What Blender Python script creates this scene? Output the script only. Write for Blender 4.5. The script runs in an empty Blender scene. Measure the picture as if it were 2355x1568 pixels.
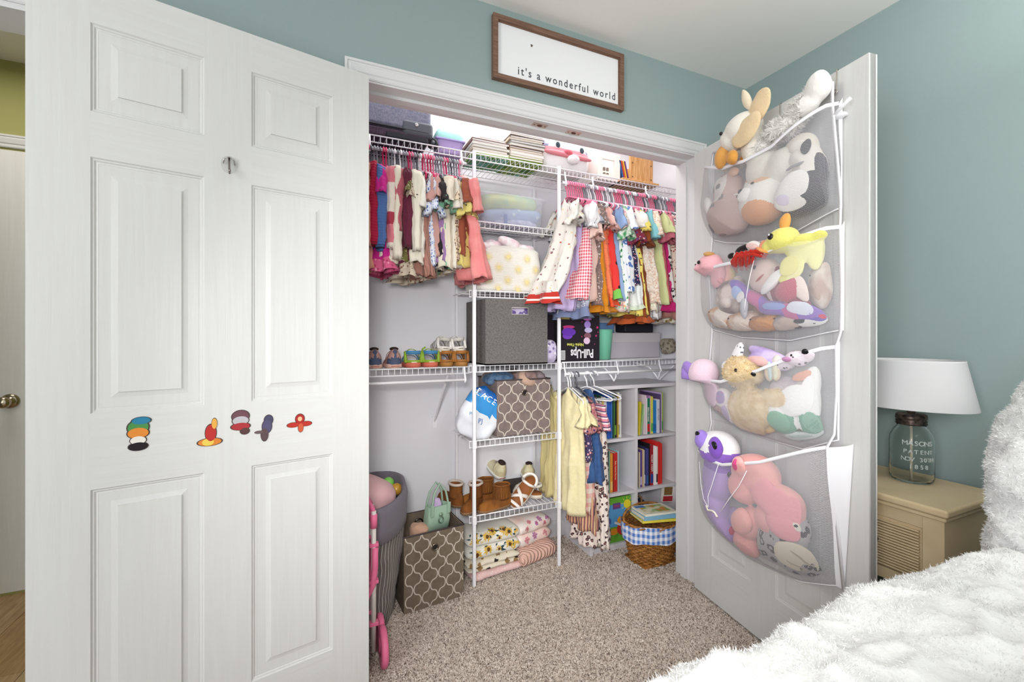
import bpy, math, random
import numpy as np
from mathutils import Vector, Matrix, noise
PI = math.pi
S = bpy.context.scene
C = S.collection
rnd = random.Random(7)
# ------------------------------------------------------------ camera, world, lights
cd = bpy.data.cameras.new('camera'); cam = bpy.data.objects.new('camera', cd); C.objects.link(cam)
cam.location = (0, 0, 1.183); cam.rotation_euler = (PI/2, 0, -math.radians(24))
cd.sensor_width = 36; cd.lens = 36*1000/2355; cd.shift_x = 0; cd.shift_y = -12/2355; cd.clip_start = .02
S.camera = cam
S.view_settings.view_transform = 'Standard'; S.view_settings.look = 'None'
S.view_settings.gamma = 1; S.view_settings.use_curve_mapping = False
S.view_settings.exposure = -0.03
w = bpy.data.worlds.new('world'); S.world = w; w.use_nodes = True
w.node_tree.nodes['Background'].inputs[0].default_value = (.95, .97, 1, 1)
w.node_tree.nodes['Background'].inputs[1].default_value = .5
def light(name, kind, loc, energy, size=.5, sy=None, target=None, color=(1, 1, 1), rot=None):
    ld = bpy.data.lights.new(name, kind); ld.energy = energy; ld.color = color
    if kind == 'AREA':
        ld.size = size
        if sy: ld.shape = 'RECTANGLE'; ld.size_y = sy
    else: ld.shadow_soft_size = size
    o = bpy.data.objects.new(name, ld); C.objects.link(o); o.location = loc
    if target: o.rotation_euler = (Vector(target)-Vector(loc)).to_track_quat('-Z', 'Y').to_euler()
    if rot: o.rotation_euler = rot
    return o
light('ceiling_bounce', 'AREA', (1.25, -.1, 1.98), 15.5, .9, .9, rot=(PI, 0, 0), color=(1, .99, .97))  # unseen area light facing up, added to brighten the ceiling
wl_ = light('wall_wash_fill', 'AREA', (.95, -.7, 1.85), 5, .5, .5, target=(1.99, .75, 1.35), color=(1, .99, .96)); wl_.data.spread = math.radians(110)  # added off-frame light washing the right wall, no lamp stands there
light('rear_fill', 'AREA', (.2, -2.5, 1.45), 17, 3.2, 1.9, target=(.8, 1.5, 1.2), color=(.94, .97, 1))  # added broad fill behind the camera, the rear wall has no window
light('side_fill', 'AREA', (-1.9, -.5, 1.4), 66, 1.5, 1.5, target=(1.9, .3, 1.3), color=(.96, .98, 1))  # added fill from the left to lift the right wall, no window modelled
fl = light('camera_flash', 'AREA', (-.12, -.12, 1.35), 6.2, .22, .22, target=(1.0, 1.95, .78), color=(1, .99, .98)); fl.data.spread = math.radians(80)
light('closet_lamp', 'AREA', (.95, 1.95, 2.425), 8.5, 1.7, .2, rot=(0, 0, 0), color=(1, .99, .98))
light('hall_fill', 'AREA', (-1.3, 2.2, 2.4), 5.4, .5, .5, rot=(0, 0, 0), color=(1, .95, .86))  # added area light to brighten the hall, no fixture there

# ------------------------------------------------------------ materials
def lin(h):
    if isinstance(h, str):
        h = h.lstrip('#'); c = [int(h[i:i+2], 16)/255 for i in (0, 2, 4)]
    else: c = list(h)
    return tuple((x/12.92 if x <= .04045 else ((x+.055)/1.055)**2.4) for x in c)+(1,)
MC = {}
def M(col, rough=.7, kind=None, c2=None, c3=None, c4=None, sc=20, bump=0, bs=120, metal=0, spec=.3, alpha=1, trans=0, sheen=0, ior=1.45, st=(1, 1, 1), emit=0):
    key = (col, rough, kind, c2, c3, c4, sc, bump, bs, metal, spec, alpha, trans, sheen, st, emit)
    if key in MC: return MC[key]
    m = bpy.data.materials.new('surface'); m.use_nodes = True; nt = m.node_tree; N = nt.nodes; Lk = nt.links
    b = N['Principled BSDF']; b.inputs['Base Color'].default_value = lin(col); b.inputs['Roughness'].default_value = rough
    b.inputs['Metallic'].default_value = metal; b.inputs['Specular IOR Level'].default_value = spec
    b.inputs['Alpha'].default_value = alpha; b.inputs['Transmission Weight'].default_value = trans; b.inputs['IOR'].default_value = ior
    if sheen: b.inputs['Sheen Weight'].default_value = sheen
    if emit: b.inputs['Emission Color'].default_value = lin(col); b.inputs['Emission Strength'].default_value = emit
    if kind or bump:
        tc = N.new('ShaderNodeTexCoord'); mp = N.new('ShaderNodeMapping'); mp.inputs['Scale'].default_value = st
        Lk.new(tc.outputs['Object'], mp.inputs[0]); vec = mp.outputs[0]
        def mth(op, a, bb=None, c=None):
            n = N.new('ShaderNodeMath'); n.operation = op
            for i, v in enumerate((a, bb, c)):
                if v is None: continue
                if isinstance(v, (int, float)): n.inputs[i].default_value = v
                else: Lk.new(v, n.inputs[i])
            return n.outputs[0]
        def mix(f, a, bb):
            n = N.new('ShaderNodeMix'); n.data_type = 'RGBA'
            if isinstance(f, (int, float)): n.inputs[0].default_value = f
            else: Lk.new(f, n.inputs[0])
            for i, v in ((6, a), (7, bb)):
                if isinstance(v, tuple): n.inputs[i].default_value = v
                else: Lk.new(v, n.inputs[i])
            return n.outputs[2]
        def noi(s, det=3):
            n = N.new('ShaderNodeTexNoise'); n.inputs['Scale'].default_value = s; n.inputs['Detail'].default_value = det
            Lk.new(vec, n.inputs['Vector']); return n
        def vor(s, f='F1'):
            n = N.new('ShaderNodeTexVoronoi'); n.inputs['Scale'].default_value = s; n.feature = f
            Lk.new(vec, n.inputs['Vector']); return n
        sep = N.new('ShaderNodeSeparateXYZ'); Lk.new(vec, sep.inputs[0]); X, Y, Z = sep.outputs
        A = lin(col); B = lin(c2) if c2 else None; out = None; hgt = None
        if kind == 'noise':
            r = N.new('ShaderNodeMapRange'); r.inputs[1].default_value = .4; r.inputs[2].default_value = .6
            Lk.new(noi(sc).outputs['Fac'], r.inputs[0]); out = mix(r.outputs[0], A, B)
            if c3:
                r2 = N.new('ShaderNodeMapRange'); r2.inputs[1].default_value = .56; r2.inputs[2].default_value = .62
                Lk.new(noi(sc*1.7).outputs['Fac'], r2.inputs[0]); out = mix(r2.outputs[0], out, lin(c3))
        elif kind == 'speck':
            v = vor(sc); s2 = N.new('ShaderNodeSeparateColor'); Lk.new(v.outputs['Color'], s2.inputs[0])
            out = mix(mth('GREATER_THAN', s2.outputs[0], .5), A, B)
            if c3: out = mix(mth('GREATER_THAN', s2.outputs[1], .72), out, lin(c3))
        elif kind == 'dots':
            out = mix(mth('LESS_THAN', vor(sc).outputs['Distance'], .25), A, B)
        elif kind in ('floral', 'sprig'):
            v = vor(sc); s2 = N.new('ShaderNodeSeparateColor'); Lk.new(v.outputs['Color'], s2.inputs[0])
            wob = mth('ADD', v.outputs['Distance'], mth('MULTIPLY', mth('SUBTRACT', noi(sc*3).outputs['Fac'], .5), .5))
            fl = mix(mth('GREATER_THAN', s2.outputs[0], .5), B, lin(c3 or c2))
            if c4: fl = mix(mth('GREATER_THAN', s2.outputs[1], .66), fl, lin(c4))
            out = mix(mth('LESS_THAN', wob, .34 if kind == 'floral' else .2), A, fl)
        elif kind == 'leopard':
            wob = mth('ADD', vor(sc).outputs['Distance'], mth('MULTIPLY', mth('SUBTRACT', noi(sc*2).outputs['Fac'], .5), .6))
            out = mix(mth('LESS_THAN', mth('ABSOLUTE', mth('SUBTRACT', wob, .28)), .1), A, B)
            if c3: out = mix(mth('LESS_THAN', wob, .16), out, lin(c3))
        elif kind == 'gingham':
            a = mth('GREATER_THAN', mth('FRACT', mth('MULTIPLY', mth('SUBTRACT', Y, X), sc)), .5)
            c = mth('GREATER_THAN', mth('FRACT', mth('MULTIPLY', Z, sc)), .5)
            out = mix(mth('MULTIPLY', mth('ADD', a, c), .5), A, B)
        elif kind in ('sv', 'sh', 'band'):
            q = mth('FRACT', mth('MULTIPLY', mth('SUBTRACT', Y, X) if kind == 'sv' else Z, sc))
            out = mix(mth('GREATER_THAN', q, .72 if c3 is None else .5), A, B)
            if c3: out = mix(mth('GREATER_THAN', q, .8), out, lin(c3))
            if c4: out = mix(mth('LESS_THAN', q, .2), out, lin(c4))
        elif kind == 'rib':
            out = A; hgt = mth('SINE', mth('MULTIPLY', mth('ADD', Y, mth('MULTIPLY', X, .6)), sc*6.28))
        elif kind == 'ribh':
            out = A; hgt = mth('SINE', mth('MULTIPLY', Z, sc*6.28))
        elif kind == 'weave':
            n1 = N.new('ShaderNodeTexNoise'); n1.inputs['Scale'].default_value = sc; m1 = N.new('ShaderNodeMapping'); m1.inputs['Scale'].default_value = (.25, .25, 1)
            Lk.new(vec, m1.inputs[0]); Lk.new(m1.outputs[0], n1.inputs['Vector'])
            n2 = N.new('ShaderNodeTexNoise'); n2.inputs['Scale'].default_value = sc; m2 = N.new('ShaderNodeMapping'); m2.inputs['Scale'].default_value = (1, 1, .25)
            Lk.new(vec, m2.inputs[0]); Lk.new(m2.outputs[0], n2.inputs['Vector'])
            q = mth('ADD', n1.outputs['Fac'], n2.outputs['Fac']); r = N.new('ShaderNodeMapRange'); r.inputs[1].default_value = .8; r.inputs[2].default_value = 1.2
            Lk.new(q, r.inputs[0]); out = mix(r.outputs[0], A, B); hgt = q
        elif kind == 'wood':
            n1 = N.new('ShaderNodeTexNoise'); n1.inputs['Scale'].default_value = sc; n1.inputs['Detail'].default_value = 6; n1.inputs['Distortion'].default_value = .6
            Lk.new(vec, n1.inputs['Vector']); r = N.new('ShaderNodeMapRange'); r.inputs[1].default_value = .35; r.inputs[2].default_value = .65
            Lk.new(n1.outputs['Fac'], r.inputs[0]); out = mix(r.outputs[0], A, B); hgt = n1.outputs['Fac']
        if isinstance(out, tuple): b.inputs['Base Color'].default_value = out
        elif out is not None: Lk.new(out, b.inputs['Base Color'])
        if bump or hgt is not None:
            bp = N.new('ShaderNodeBump'); bp.inputs['Strength'].default_value = bump or .3; bp.inputs['Distance'].default_value = .003
            if hgt is None: hgt = noi(bs, 4).outputs['Fac']
            Lk.new(hgt, bp.inputs['Height']); Lk.new(bp.outputs[0], b.inputs['Normal'])
    MC[key] = m
    return m
def net_mat():
    m = bpy.data.materials.new('net'); m.use_nodes = True; nt = m.node_tree; N = nt.nodes; Lk = nt.links
    b = N['Principled BSDF']; b.inputs['Base Color'].default_value = lin('cccbd1'); b.inputs['Roughness'].default_value = .7
    uv = N.new('ShaderNodeUVMap'); sep = N.new('ShaderNodeSeparateXYZ'); Lk.new(uv.outputs[0], sep.inputs[0])
    def mth(op, a, bb=None):
        n = N.new('ShaderNodeMath'); n.operation = op
        for i, v in enumerate((a, bb)):
            if v is None: continue
            if isinstance(v, (int, float)): n.inputs[i].default_value = v
            else: Lk.new(v, n.inputs[i])
        return n.outputs[0]
    k = 1/.0048
    p = mth('ABSOLUTE', mth('SUBTRACT', mth('FRACT', mth('MULTIPLY', mth('ADD', sep.outputs[0], sep.outputs[1]), k)), .5))
    q = mth('ABSOLUTE', mth('SUBTRACT', mth('FRACT', mth('MULTIPLY', mth('SUBTRACT', sep.outputs[0], sep.outputs[1]), k)), .5))
    al = mth('GREATER_THAN', mth('MAXIMUM', p, q), .425)
    Lk.new(al, b.inputs['Alpha'])
    return m

# ------------------------------------------------------------ mesh building
class MB:
    def __init__(s): s.v = []; s.f = []; s.m = []; s.uv = None
    def add(s, vs, fs, mi=0, X=None):
        o = len(s.v)
        for p in vs: s.v.append(tuple(X @ Vector(p)) if X is not None else tuple(p))
        for f in fs: s.f.append(tuple(i+o for i in f)); s.m.append(mi)
        return s
    def box(s, a, b, mi=0, X=None):
        x0, y0, z0 = a; x1, y1, z1 = b
        x0, x1 = min(x0, x1), max(x0, x1); y0, y1 = min(y0, y1), max(y0, y1); z0, z1 = min(z0, z1), max(z0, z1)
        return s.add([(x0, y0, z0), (x1, y0, z0), (x1, y1, z0), (x0, y1, z0), (x0, y0, z1), (x1, y0, z1), (x1, y1, z1), (x0, y1, z1)],
              [(0, 3, 2, 1), (4, 5, 6, 7), (0, 1, 5, 4), (1, 2, 6, 5), (2, 3, 7, 6), (3, 0, 4, 7)], mi, X)
    def loft(s, rings, close=True, caps=(True, True), mi=0, X=None):
        n = len(rings[0]); vs = [p for r in rings for p in r]; fs = []
        for i in range(len(rings)-1):
            for j in range(n if close else n-1):
                k = (j+1) % n; fs.append((i*n+j, i*n+k, (i+1)*n+k, (i+1)*n+j))
        if caps[0]: fs.append(tuple(range(n))[::-1])
        if caps[1]: fs.append(tuple((len(rings)-1)*n+j for j in range(n)))
        return s.add(vs, fs, mi, X)
    def tube(s, path, r, seg=6, closed=False, mi=0, caps=True, X=None, flat=1):
        P = [Vector(p) for p in path]; n = len(P); rings = []
        up = Vector((0, 0, 1)); prev = None
        for i, p in enumerate(P):
            a = P[(i-1) % n] if (i > 0 or closed) else p; b = P[(i+1) % n] if (i < n-1 or closed) else p
            t = (b-a); t = t.normalized() if t.length > 1e-9 else Vector((0, 0, 1))
            if prev is None:
                u = t.cross(up)
                if u.length < .05: u = t.cross(Vector((1, 0, 0)))
            else: u = prev-t*prev.dot(t)
            if u.length < 1e-6: u = t.cross(Vector((1, .3, 0)))
            u.normalize(); prev = u; v = t.cross(u)
            rr = r[i] if isinstance(r, (list, tuple)) else r
            rings.append([p+(u*math.cos(2*PI*k/seg)+v*math.sin(2*PI*k/seg)*flat)*rr for k in range(seg)])
        if closed: rings.append(rings[0]); return s.loft(rings, True, (False, False), mi, X)
        return s.loft(rings, True, (caps, caps), mi, X)
    def lathe(s, prof, seg=24, c=(0, 0, 0), sx=1, sy=1, mi=0, X=None, caps=(False, False)):
        return s.loft([[(c[0]+r*sx*math.cos(2*PI*k/seg), c[1]+r*sy*math.sin(2*PI*k/seg), c[2]+z) for k in range(seg)] for r, z in prof], True, caps, mi, X)
    def ell(s, c, r, seg=20, rg=12, mi=0, rot=None, X=None, e=1.0):
        def pw(x): return math.copysign(abs(x)**e, x)
        R = rot.to_matrix() if rot else None; rings = []
        for i in range(rg+1):
            a = -PI/2+PI*i/rg; a = max(min(a, PI/2-.01), -PI/2+.01); ring = []
            for k in range(seg):
                b = 2*PI*k/seg; p = Vector((r[0]*pw(math.cos(a))*pw(math.cos(b)), r[1]*pw(math.cos(a))*pw(math.sin(b)), r[2]*pw(math.sin(a))))
                if R: p = R @ p
                ring.append(p+Vector(c))
            rings.append(ring)
        return s.loft(rings, True, (True, True), mi, X)
    def grid(s, fn, nu, nv, mi=0, uv=False):
        o = len(s.v); vs = [fn(i/nu, j/nv) for j in range(nv+1) for i in range(nu+1)]
        fs = [(j*(nu+1)+i, j*(nu+1)+i+1, (j+1)*(nu+1)+i+1, (j+1)*(nu+1)+i) for j in range(nv) for i in range(nu)]
        return s.add(vs, fs, mi)
    def wob(s, amp, sc, seed=0):
        o = Vector((seed*3.1, seed*1.7, seed))
        s.v = [tuple(Vector(p)+noise.noise_vector(Vector(p)*sc+o)*amp) for p in s.v]; return s
    def build(s, name, mats, parent=None, smooth=False, loc=None, rot=None, bevel=0, label=None):
        me = bpy.data.meshes.new(name); me.from_pydata(s.v, [], s.f)
        if not isinstance(mats, (list, tuple)): mats = [mats]
        for m in mats: me.materials.append(m)
        if len(mats) > 1: me.polygons.foreach_set('material_index', s.m)
        me.validate(); me.update()
        if smooth: me.shade_smooth()
        o = bpy.data.objects.new(name, me); C.objects.link(o)
        if parent: o.parent = parent
        if loc is not None: o.location = loc
        if rot is not None: o.rotation_euler = rot
        if bevel:
            b = o.modifiers.new('bevel', 'BEVEL'); b.width = bevel; b.segments = 2; b.limit_method = 'ANGLE'; b.angle_limit = math.radians(40)
            me.shade_smooth(); b.harden_normals = True
        if label: o['label'] = label
        return o
def tag(o, label, cat, group=None):
    o['label'] = label; o['category'] = cat
    if group: o['group'] = group
    return o
def thing(name, label, cat, loc=(0, 0, 0), rot=(0, 0, 0), group=None):
    o = bpy.data.objects.new(name, None); C.objects.link(o); o.location = loc; o.rotation_euler = rot; o.empty_display_size = .05
    return tag(o, label, cat, group)
def struct(o): o['kind'] = 'structure'; return o
def stuff(o): o['kind'] = 'stuff'; return o
def copy(o, loc=None, rot=None, label=None, group=None, parent=None, top=True):
    c = o.copy(); C.objects.link(c)
    if not top: c.parent = parent
    if loc is not None: c.location = loc
    if rot is not None: c.rotation_euler = rot
    if label: c['label'] = label
    if group: c['group'] = group
    for ch in list(o.children): copy(ch, parent=c, top=False)
    return c
def text(body, size, m, parent, loc, rot=(PI/2, 0, 0), name='lettering', ext=.0003, align='CENTER', spacing=1, wscale=1, bold=0):
    cu = bpy.data.curves.new('t', 'FONT'); cu.body = body; cu.size = size; cu.extrude = ext; cu.align_x = align; cu.align_y = 'CENTER'
    cu.space_character = spacing; cu.resolution_u = 3; cu.offset = bold
    t = bpy.data.objects.new('t', cu); C.objects.link(t); bpy.context.view_layer.update()
    me = bpy.data.meshes.new_from_object(t.evaluated_get(bpy.context.evaluated_depsgraph_get()))
    bpy.data.objects.remove(t); me.materials.clear(); me.materials.append(m)
    o = bpy.data.objects.new(name, me); C.objects.link(o); o.parent = parent; o.location = loc; o.rotation_euler = rot; o.scale = (wscale, 1, 1)
    return stuff(o) if name == 'lettering' else o
def blades(name, P, Nn, L, W, mats, parent=None, lay=.5, seed=0, clump=None, mi=None):
    """many thin triangles standing on a surface: pile, fur"""
    r = np.random.RandomState(seed); n = len(P)
    d = r.normal(size=(n, 3))*lay
    if clump is not None: d += clump
    D = Nn+d; D /= np.linalg.norm(D, axis=1)[:, None]+1e-9
    side = np.cross(D, r.normal(size=(n, 3))); side /= np.linalg.norm(side, axis=1)[:, None]+1e-9
    Ls = (L*r.uniform(.6, 1.3, n))[:, None]
    V = np.empty((n, 3, 3)); V[:, 0] = P-side*W/2; V[:, 1] = P+side*W/2; V[:, 2] = P+D*Ls
    me = bpy.data.meshes.new(name); me.vertices.add(n*3); me.vertices.foreach_set('co', V.ravel())
    me.loops.add(n*3); me.loops.foreach_set('vertex_index', np.arange(n*3)); me.polygons.add(n)
    me.polygons.foreach_set('loop_start', np.arange(n)*3); me.polygons.foreach_set('loop_total', np.full(n, 3))
    for m in mats: me.materials.append(m)
    if len(mats) > 1: me.polygons.foreach_set('material_index', mi if mi is not None else r.choice(len(mats), n))
    me.update(); me.validate()
    o = bpy.data.objects.new(name, me); C.objects.link(o); o.parent = parent
    return stuff(o)
def sample_mesh(o, n, seed=0, test=None):
    r = np.random.RandomState(seed); me = o.data; me.calc_loop_triangles()
    v = np.empty(len(me.vertices)*3); me.vertices.foreach_get('co', v); v = v.reshape(-1, 3)
    t = np.empty(len(me.loop_triangles)*3, dtype=np.int32); me.loop_triangles.foreach_get('vertices', t); t = t.reshape(-1, 3)
    a, b, c = v[t[:, 0]], v[t[:, 1]], v[t[:, 2]]; nn = np.cross(b-a, c-a); ar = np.linalg.norm(nn, axis=1); nn = nn/(ar[:, None]+1e-12)
    k = r.choice(len(t), n, p=ar/ar.sum()); u = r.rand(n, 2); fl = u.sum(1) > 1; u[fl] = 1-u[fl]
    P = a[k]+(b-a)[k]*u[:, :1]+(c-a)[k]*u[:, 1:]; return P, nn[k]

from mathutils.bvhtree import BVHTree
def wrap(o, target, off=.0012, yfar=-1.0):
    """press a flat print (child of the same parent, target untransformed) onto the target along +y"""
    bv = BVHTree.FromPolygons([v.co for v in target.data.vertices], [tuple(p.vertices) for p in target.data.polygons])
    from mathutils import Euler
    o.data.transform(Matrix.LocRotScale(o.location, o.rotation_euler, o.scale)); o.location = (0, 0, 0); o.rotation_euler = (0, 0, 0); o.scale = (1, 1, 1)
    for v in o.data.vertices:
        h = bv.ray_cast(Vector((v.co.x, yfar, v.co.z)), Vector((0, 1, 0)))
        if h[0] is not None: v.co.y = h[0].y-off
def decal(target, parent, prints, mats, name='printed_flower', d=(0, 1, 0), off=.0012):
    """prints: list of (centre, [ (mat index, polygon points uv) ]) pressed onto the target along d"""
    d = Vector(d).normalized(); U = d.cross(Vector((0, 0, 1))).normalized()*-1; V_ = U.cross(d)*-1 if abs(d.z) < .99 else Vector((0, 1, 0))
    V_ = d.cross(U) if d.cross(U).z > 0 else -d.cross(U)
    bv = BVHTree.FromPolygons([v.co for v in target.data.vertices], [tuple(p.vertices) for p in target.data.polygons])
    for c, polys in prints:
        mb = MB()
        for k_, (mi, pts) in enumerate(polys):
            P = []
            for u, v in pts:
                q = Vector(c)+U*u+V_*v; h = bv.ray_cast(q-d*.6, d)
                if h[0] is None: P = None; break
                P.append(h[0]-d*(off+.0002*k_))
            if P: mb.add(P, [tuple(range(len(P)))], mi)
        if mb.v: stuff(mb.build(name, mats, parent))
def petals(r, n, w, mi, mc, rc, jit=0, rng=None, x=0, y=0):
    out = []
    for i in range(n):
        a = 2*PI*i/n+jit; rr = r*(1 if rng is None else rng.uniform(.75, 1.1)); ca, sa = math.cos(a), math.sin(a)
        out.append((mi, [(x+ca*rc*.6, y+sa*rc*.6), (x+ca*rr*.6+sa*w, y+sa*rr*.6-ca*w), (x+ca*rr, y+sa*rr), (x+ca*rr*.6-sa*w, y+sa*rr*.6+ca*w)]))
    out.append((mc, [(x+rc*math.cos(2*PI*i/10), y+rc*math.sin(2*PI*i/10)) for i in range(10)])); return out
def leaf(L, w, a, mi, x=0, y=0):
    ca, sa = math.cos(a), math.sin(a); return (mi, [(x, y), (x+ca*L*.4+sa*w, y+sa*L*.4-ca*w), (x+ca*L, y+sa*L), (x+ca*L*.4-sa*w, y+sa*L*.4+ca*w)])
# ------------------------------------------------------------ colours of the setting
WHITE = M('e2e1e0', .45, bump=.04, bs=300)
DOORV = M('d8d8d6', .38, 'wood', 'd5d4d2', sc=9, bump=.2, st=(9, 9, .45), spec=.4)
DOORH = M('d8d8d6', .38, 'wood', 'd5d4d2', sc=9, bump=.2, st=(.45, 9, 9), spec=.4)
TRIM = M('dcdbdc', .35, spec=.4)
TEAL = M('95a6a5', .75, bump=.12, bs=500)
CLOS = M('e8e7ec', .8, bump=.08, bs=400)
WIRE = M('f3f2f5', .35, spec=.5)
CEIL = M('f3f1ed', .9, bump=.1, bs=300)
CHROME = M('b9b6b4', .22, metal=1)
# ------------------------------------------------------------ room shell
def wall(name, *boxes, m=TEAL):
    b = MB()
    for a, c in boxes: b.box(a, c)
    return struct(b.build(name, m))
carpet = struct(MB().box((-2, -2.6, -.05), (1.99, 1.6, 0)).box((-.2, 1.6, -.05), (1.99, 2.25, 0)).build('floor', M('c8b9ac', .95, 'speck', 'e0d5ca', '85746a', sc=330, bump=.6, bs=260)))
hallf = struct(MB().box((-2.4, 1.6, -.06), (-.5, 2.8, -.006)).build('floor.001', M('8f7150', .6)))
r = random.Random(3)
for i in range(9):
    x0 = -2.35+i*.2
    for j, y0 in enumerate((1.61, 2.1-(i % 3)*.12)):
        y1 = 2.1-(i % 3)*.12 if j == 0 else 2.76
        MB().box((x0+.001, y0+.001, -.006), (x0+.199, y1-.001, 0)).build('floor_plank', M(['c2a27a', 'b8956a', 'c9ab86'][(i+j) % 3], .45, 'wood', ['a88660', 'a17d55', 'b0906a'][(i+j) % 3], sc=14, st=(5, .6, 1)), hallf)
carpet_in = carpet
# threshold: hall floor replaces carpet behind the entry opening
wall('wall_closet_front', ((-.66, 1.54, 0), (.125, 1.655, 2.44)), ((1.655, 1.54, 0), (1.99, 1.655, 2.44)), ((.125, 1.54, 2.047), (1.655, 1.655, 2.44)), ((-2.1, 1.54, 2.04), (-.66, 1.655, 2.44)))
wall('wall_closet_front_inside', ((-.2, 1.655, 0), (.125, 1.66, 2.44)), ((1.655, 1.655, 0), (1.99, 1.66, 2.44)), ((.125, 1.655, 2.047), (1.655, 1.66, 2.44)), m=CLOS)
wall('wall_right', ((1.99, -2.7, 0), (2.1, 1.66, 2.44)))
wall('wall_left', ((-2.1, -2.7, 0), (-2.0, 1.54, 2.44)))
wall('wall_rear', ((-2.1, -2.7, 0), (2.1, -2.6, 2.44)))
wall('wall_closet_rear', ((-.3, 2.25, 0), (2.1, 2.33, 2.44)), m=CLOS)
wall('wall_closet_left', ((-.28, 1.655, 0), (-.2, 2.25, 2.44)), m=CLOS)
wall('wall_closet_right', ((1.99, 1.66, 0), (2.1, 2.25, 2.44)), m=CLOS)
struct(MB().box((-2.5, -2.7, 2.44), (2.1, 2.85, 2.52)).build('ceiling', CEIL))
OLV = M('a9a76c', .8, bump=.1, bs=400)
wall('wall_hall_rear', ((-2.4, 2.75, 0), (-.3, 2.83, 2.44)), m=OLV)
wall('wall_hall_right', ((-.5, 1.656, 0), (-.42, 2.75, 2.44)), m=OLV)
wall('wall_hall_left', ((-2.48, 1.54, 0), (-2.4, 2.75, 2.44)), m=OLV)
# baseboards
def profile_run(name, prof, a, b, out, m=TRIM, parent=None):
    """prof = list of (offset outward, height); run from a to b (xy), out = outward unit vector"""
    mb = MB(); ra = []; rb = []
    for o_, z in prof:
        ra.append((a[0]+out[0]*o_, a[1]+out[1]*o_, z)); rb.append((b[0]+out[0]*o_, b[1]+out[1]*o_, z))
    mb.loft([ra, rb]); return struct(mb.build(name, m, parent))
bbp = [(0, 0), (.014, 0), (.014, .075), (.010, .085), (.006, .09), (0, .092)]
profile_run('baseboard_rear', bbp, (-.2, 2.25), (1.99, 2.25), (0, -1))
profile_run('baseboard_left', bbp, (-.2, 1.66), (-.2, 2.25), (1, 0))
profile_run('baseboard_right', bbp, (1.99, 2.25), (1.99, 1.66), (-1, 0))
profile_run('baseboard_right_room', bbp, (1.99, 1.54), (1.99, -2.6), (-1, 0))
profile_run('baseboard_front', bbp, (1.72, 1.54), (1.99, 1.54), (0, -1))
# closet jambs, stop, casing
jb = MB(); jb.box((.125, 1.535, 0), (.14, 1.66, 2.05)); jb.box((1.64, 1.535, 0), (1.655, 1.66, 2.05)); jb.box((.14, 1.535, 2.037), (1.64, 1.66, 2.05))
jamb = struct(jb.build('trim_1', TRIM))
st = MB(); st.box((.14, 1.585, 0), (.151, 1.62, 2.026)); st.box((1.629, 1.585, 0), (1.64, 1.62, 2.026)); st.box((.14, 1.585, 2.026), (1.64, 1.62, 2.037))
st.build('door_stop', TRIM, jamb)
for x in (.82, .98):
    sp = MB().box((x-.033, 1.552, 2.0355), (x+.033, 1.580, 2.0372)).build('strike_plate', M('c9b3a6', .3, metal=.7), jamb)
    mb = MB().ell((x, 1.566, 2.036), (.012, .006, .005)); mb.ell((x-.024, 1.566, 2.0352), (.003, .003, .001)); mb.ell((x+.024, 1.566, 2.0352), (.003, .003, .001))
    mb.build('catch_ball', M('6b4a44', .4, metal=.6), sp)
def casing(name, ix0, ix1, iz, m=TRIM, y=1.54, wd=.058, th=.016):
    # mitred moulding round an opening; profile (distance from inner edge, thickness)
    pr = [(0, 0), (0, .008), (.004, .011), (.010, .011), (.012, .008), (.016, .008), (.02, .012), (.040, .015), (.044, .0125), (.048, .0125), (.050, .016), (.058, .016), (.058, 0)]
    path = [lambda d: (ix0-d, 0), lambda d: (ix0-d, iz+d), lambda d: (ix1+d, iz+d), lambda d: (ix1+d, 0)]
    rings = [[(f(d)[0], y-t, f(d)[1]) for d, t in pr] for f in path]
    return struct(MB().loft(rings).build(name, m))
casing('trim_2', .137, 1.643, 2.043)
# entry opening to the hall
casing('trim_3', -1.50, -.66, 2.035)
eb = MB(); eb.box((-.675, 1.535, 0), (-.66, 1.66, 2.035)); eb.box((-1.515, 1.535, 0), (-1.5, 1.66, 2.035)); eb.box((-1.515, 1.535, 2.02), (-.66, 1.66, 2.035))
struct(eb.build('trim_4', TRIM))
wall('wall_front_left', ((-2.1, 1.54, 0), (-1.515, 1.655, 2.04)))
casing('trim_5', -1.95, -1.12, 2.04, y=2.75)

# ------------------------------------------------------------ doors
PAN = [(.112, .329, 1.715, 1.925), (.437, .657, 1.715, 1.925), (.112, .329, .998, 1.607), (.437, .657, .998, 1.607), (.112, .329, .21, .818), (.437, .657, .21, .818)]
def six_panel(name, W=.762, H=2.03, T=.035, pan=True):
    """local x along the width from the hinge, -y the seen face, z up"""
    root = struct(MB().box((0, .006, .012), (W, T-.006, H)).build(name, DOORV))
    for nm, xs in (('stile', [(0, .112), (.329, .437), (.657, W)]),):
        for a, b in xs: MB().box((a, 0, .012), (b, T, H)).build(nm, DOORV, root)
    for z0, z1 in ((.012, .21), (.818, .998), (1.607, 1.715), (1.925, H)):
        for a, b in ((.112, .329), (.437, .657)):
            MB().box((a-.0005, .0001, z0), (b+.0005, T-.0001, z1)).build('rail', DOORH, root)
    pr = [(0, 0), (.003, .0035), (.006, .0035), (.009, .0065), (.013, .0055), (.016, .009), (.020, .009), (.048, .0035), (.0485, .0005)]
    for x0, x1, z0, z1 in PAN:
        rings = []
        for d, n in pr: rings.append([(x0+d, n, z0+d), (x1-d, n, z0+d), (x1-d, n, z1-d), (x0+d, n, z1-d)])
        MB().loft(rings, caps=(False, True)).build('door_panel', DOORV, root)
    return root
d1 = six_panel('door_1'); # left closet leaf, seen face towards the room
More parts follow.
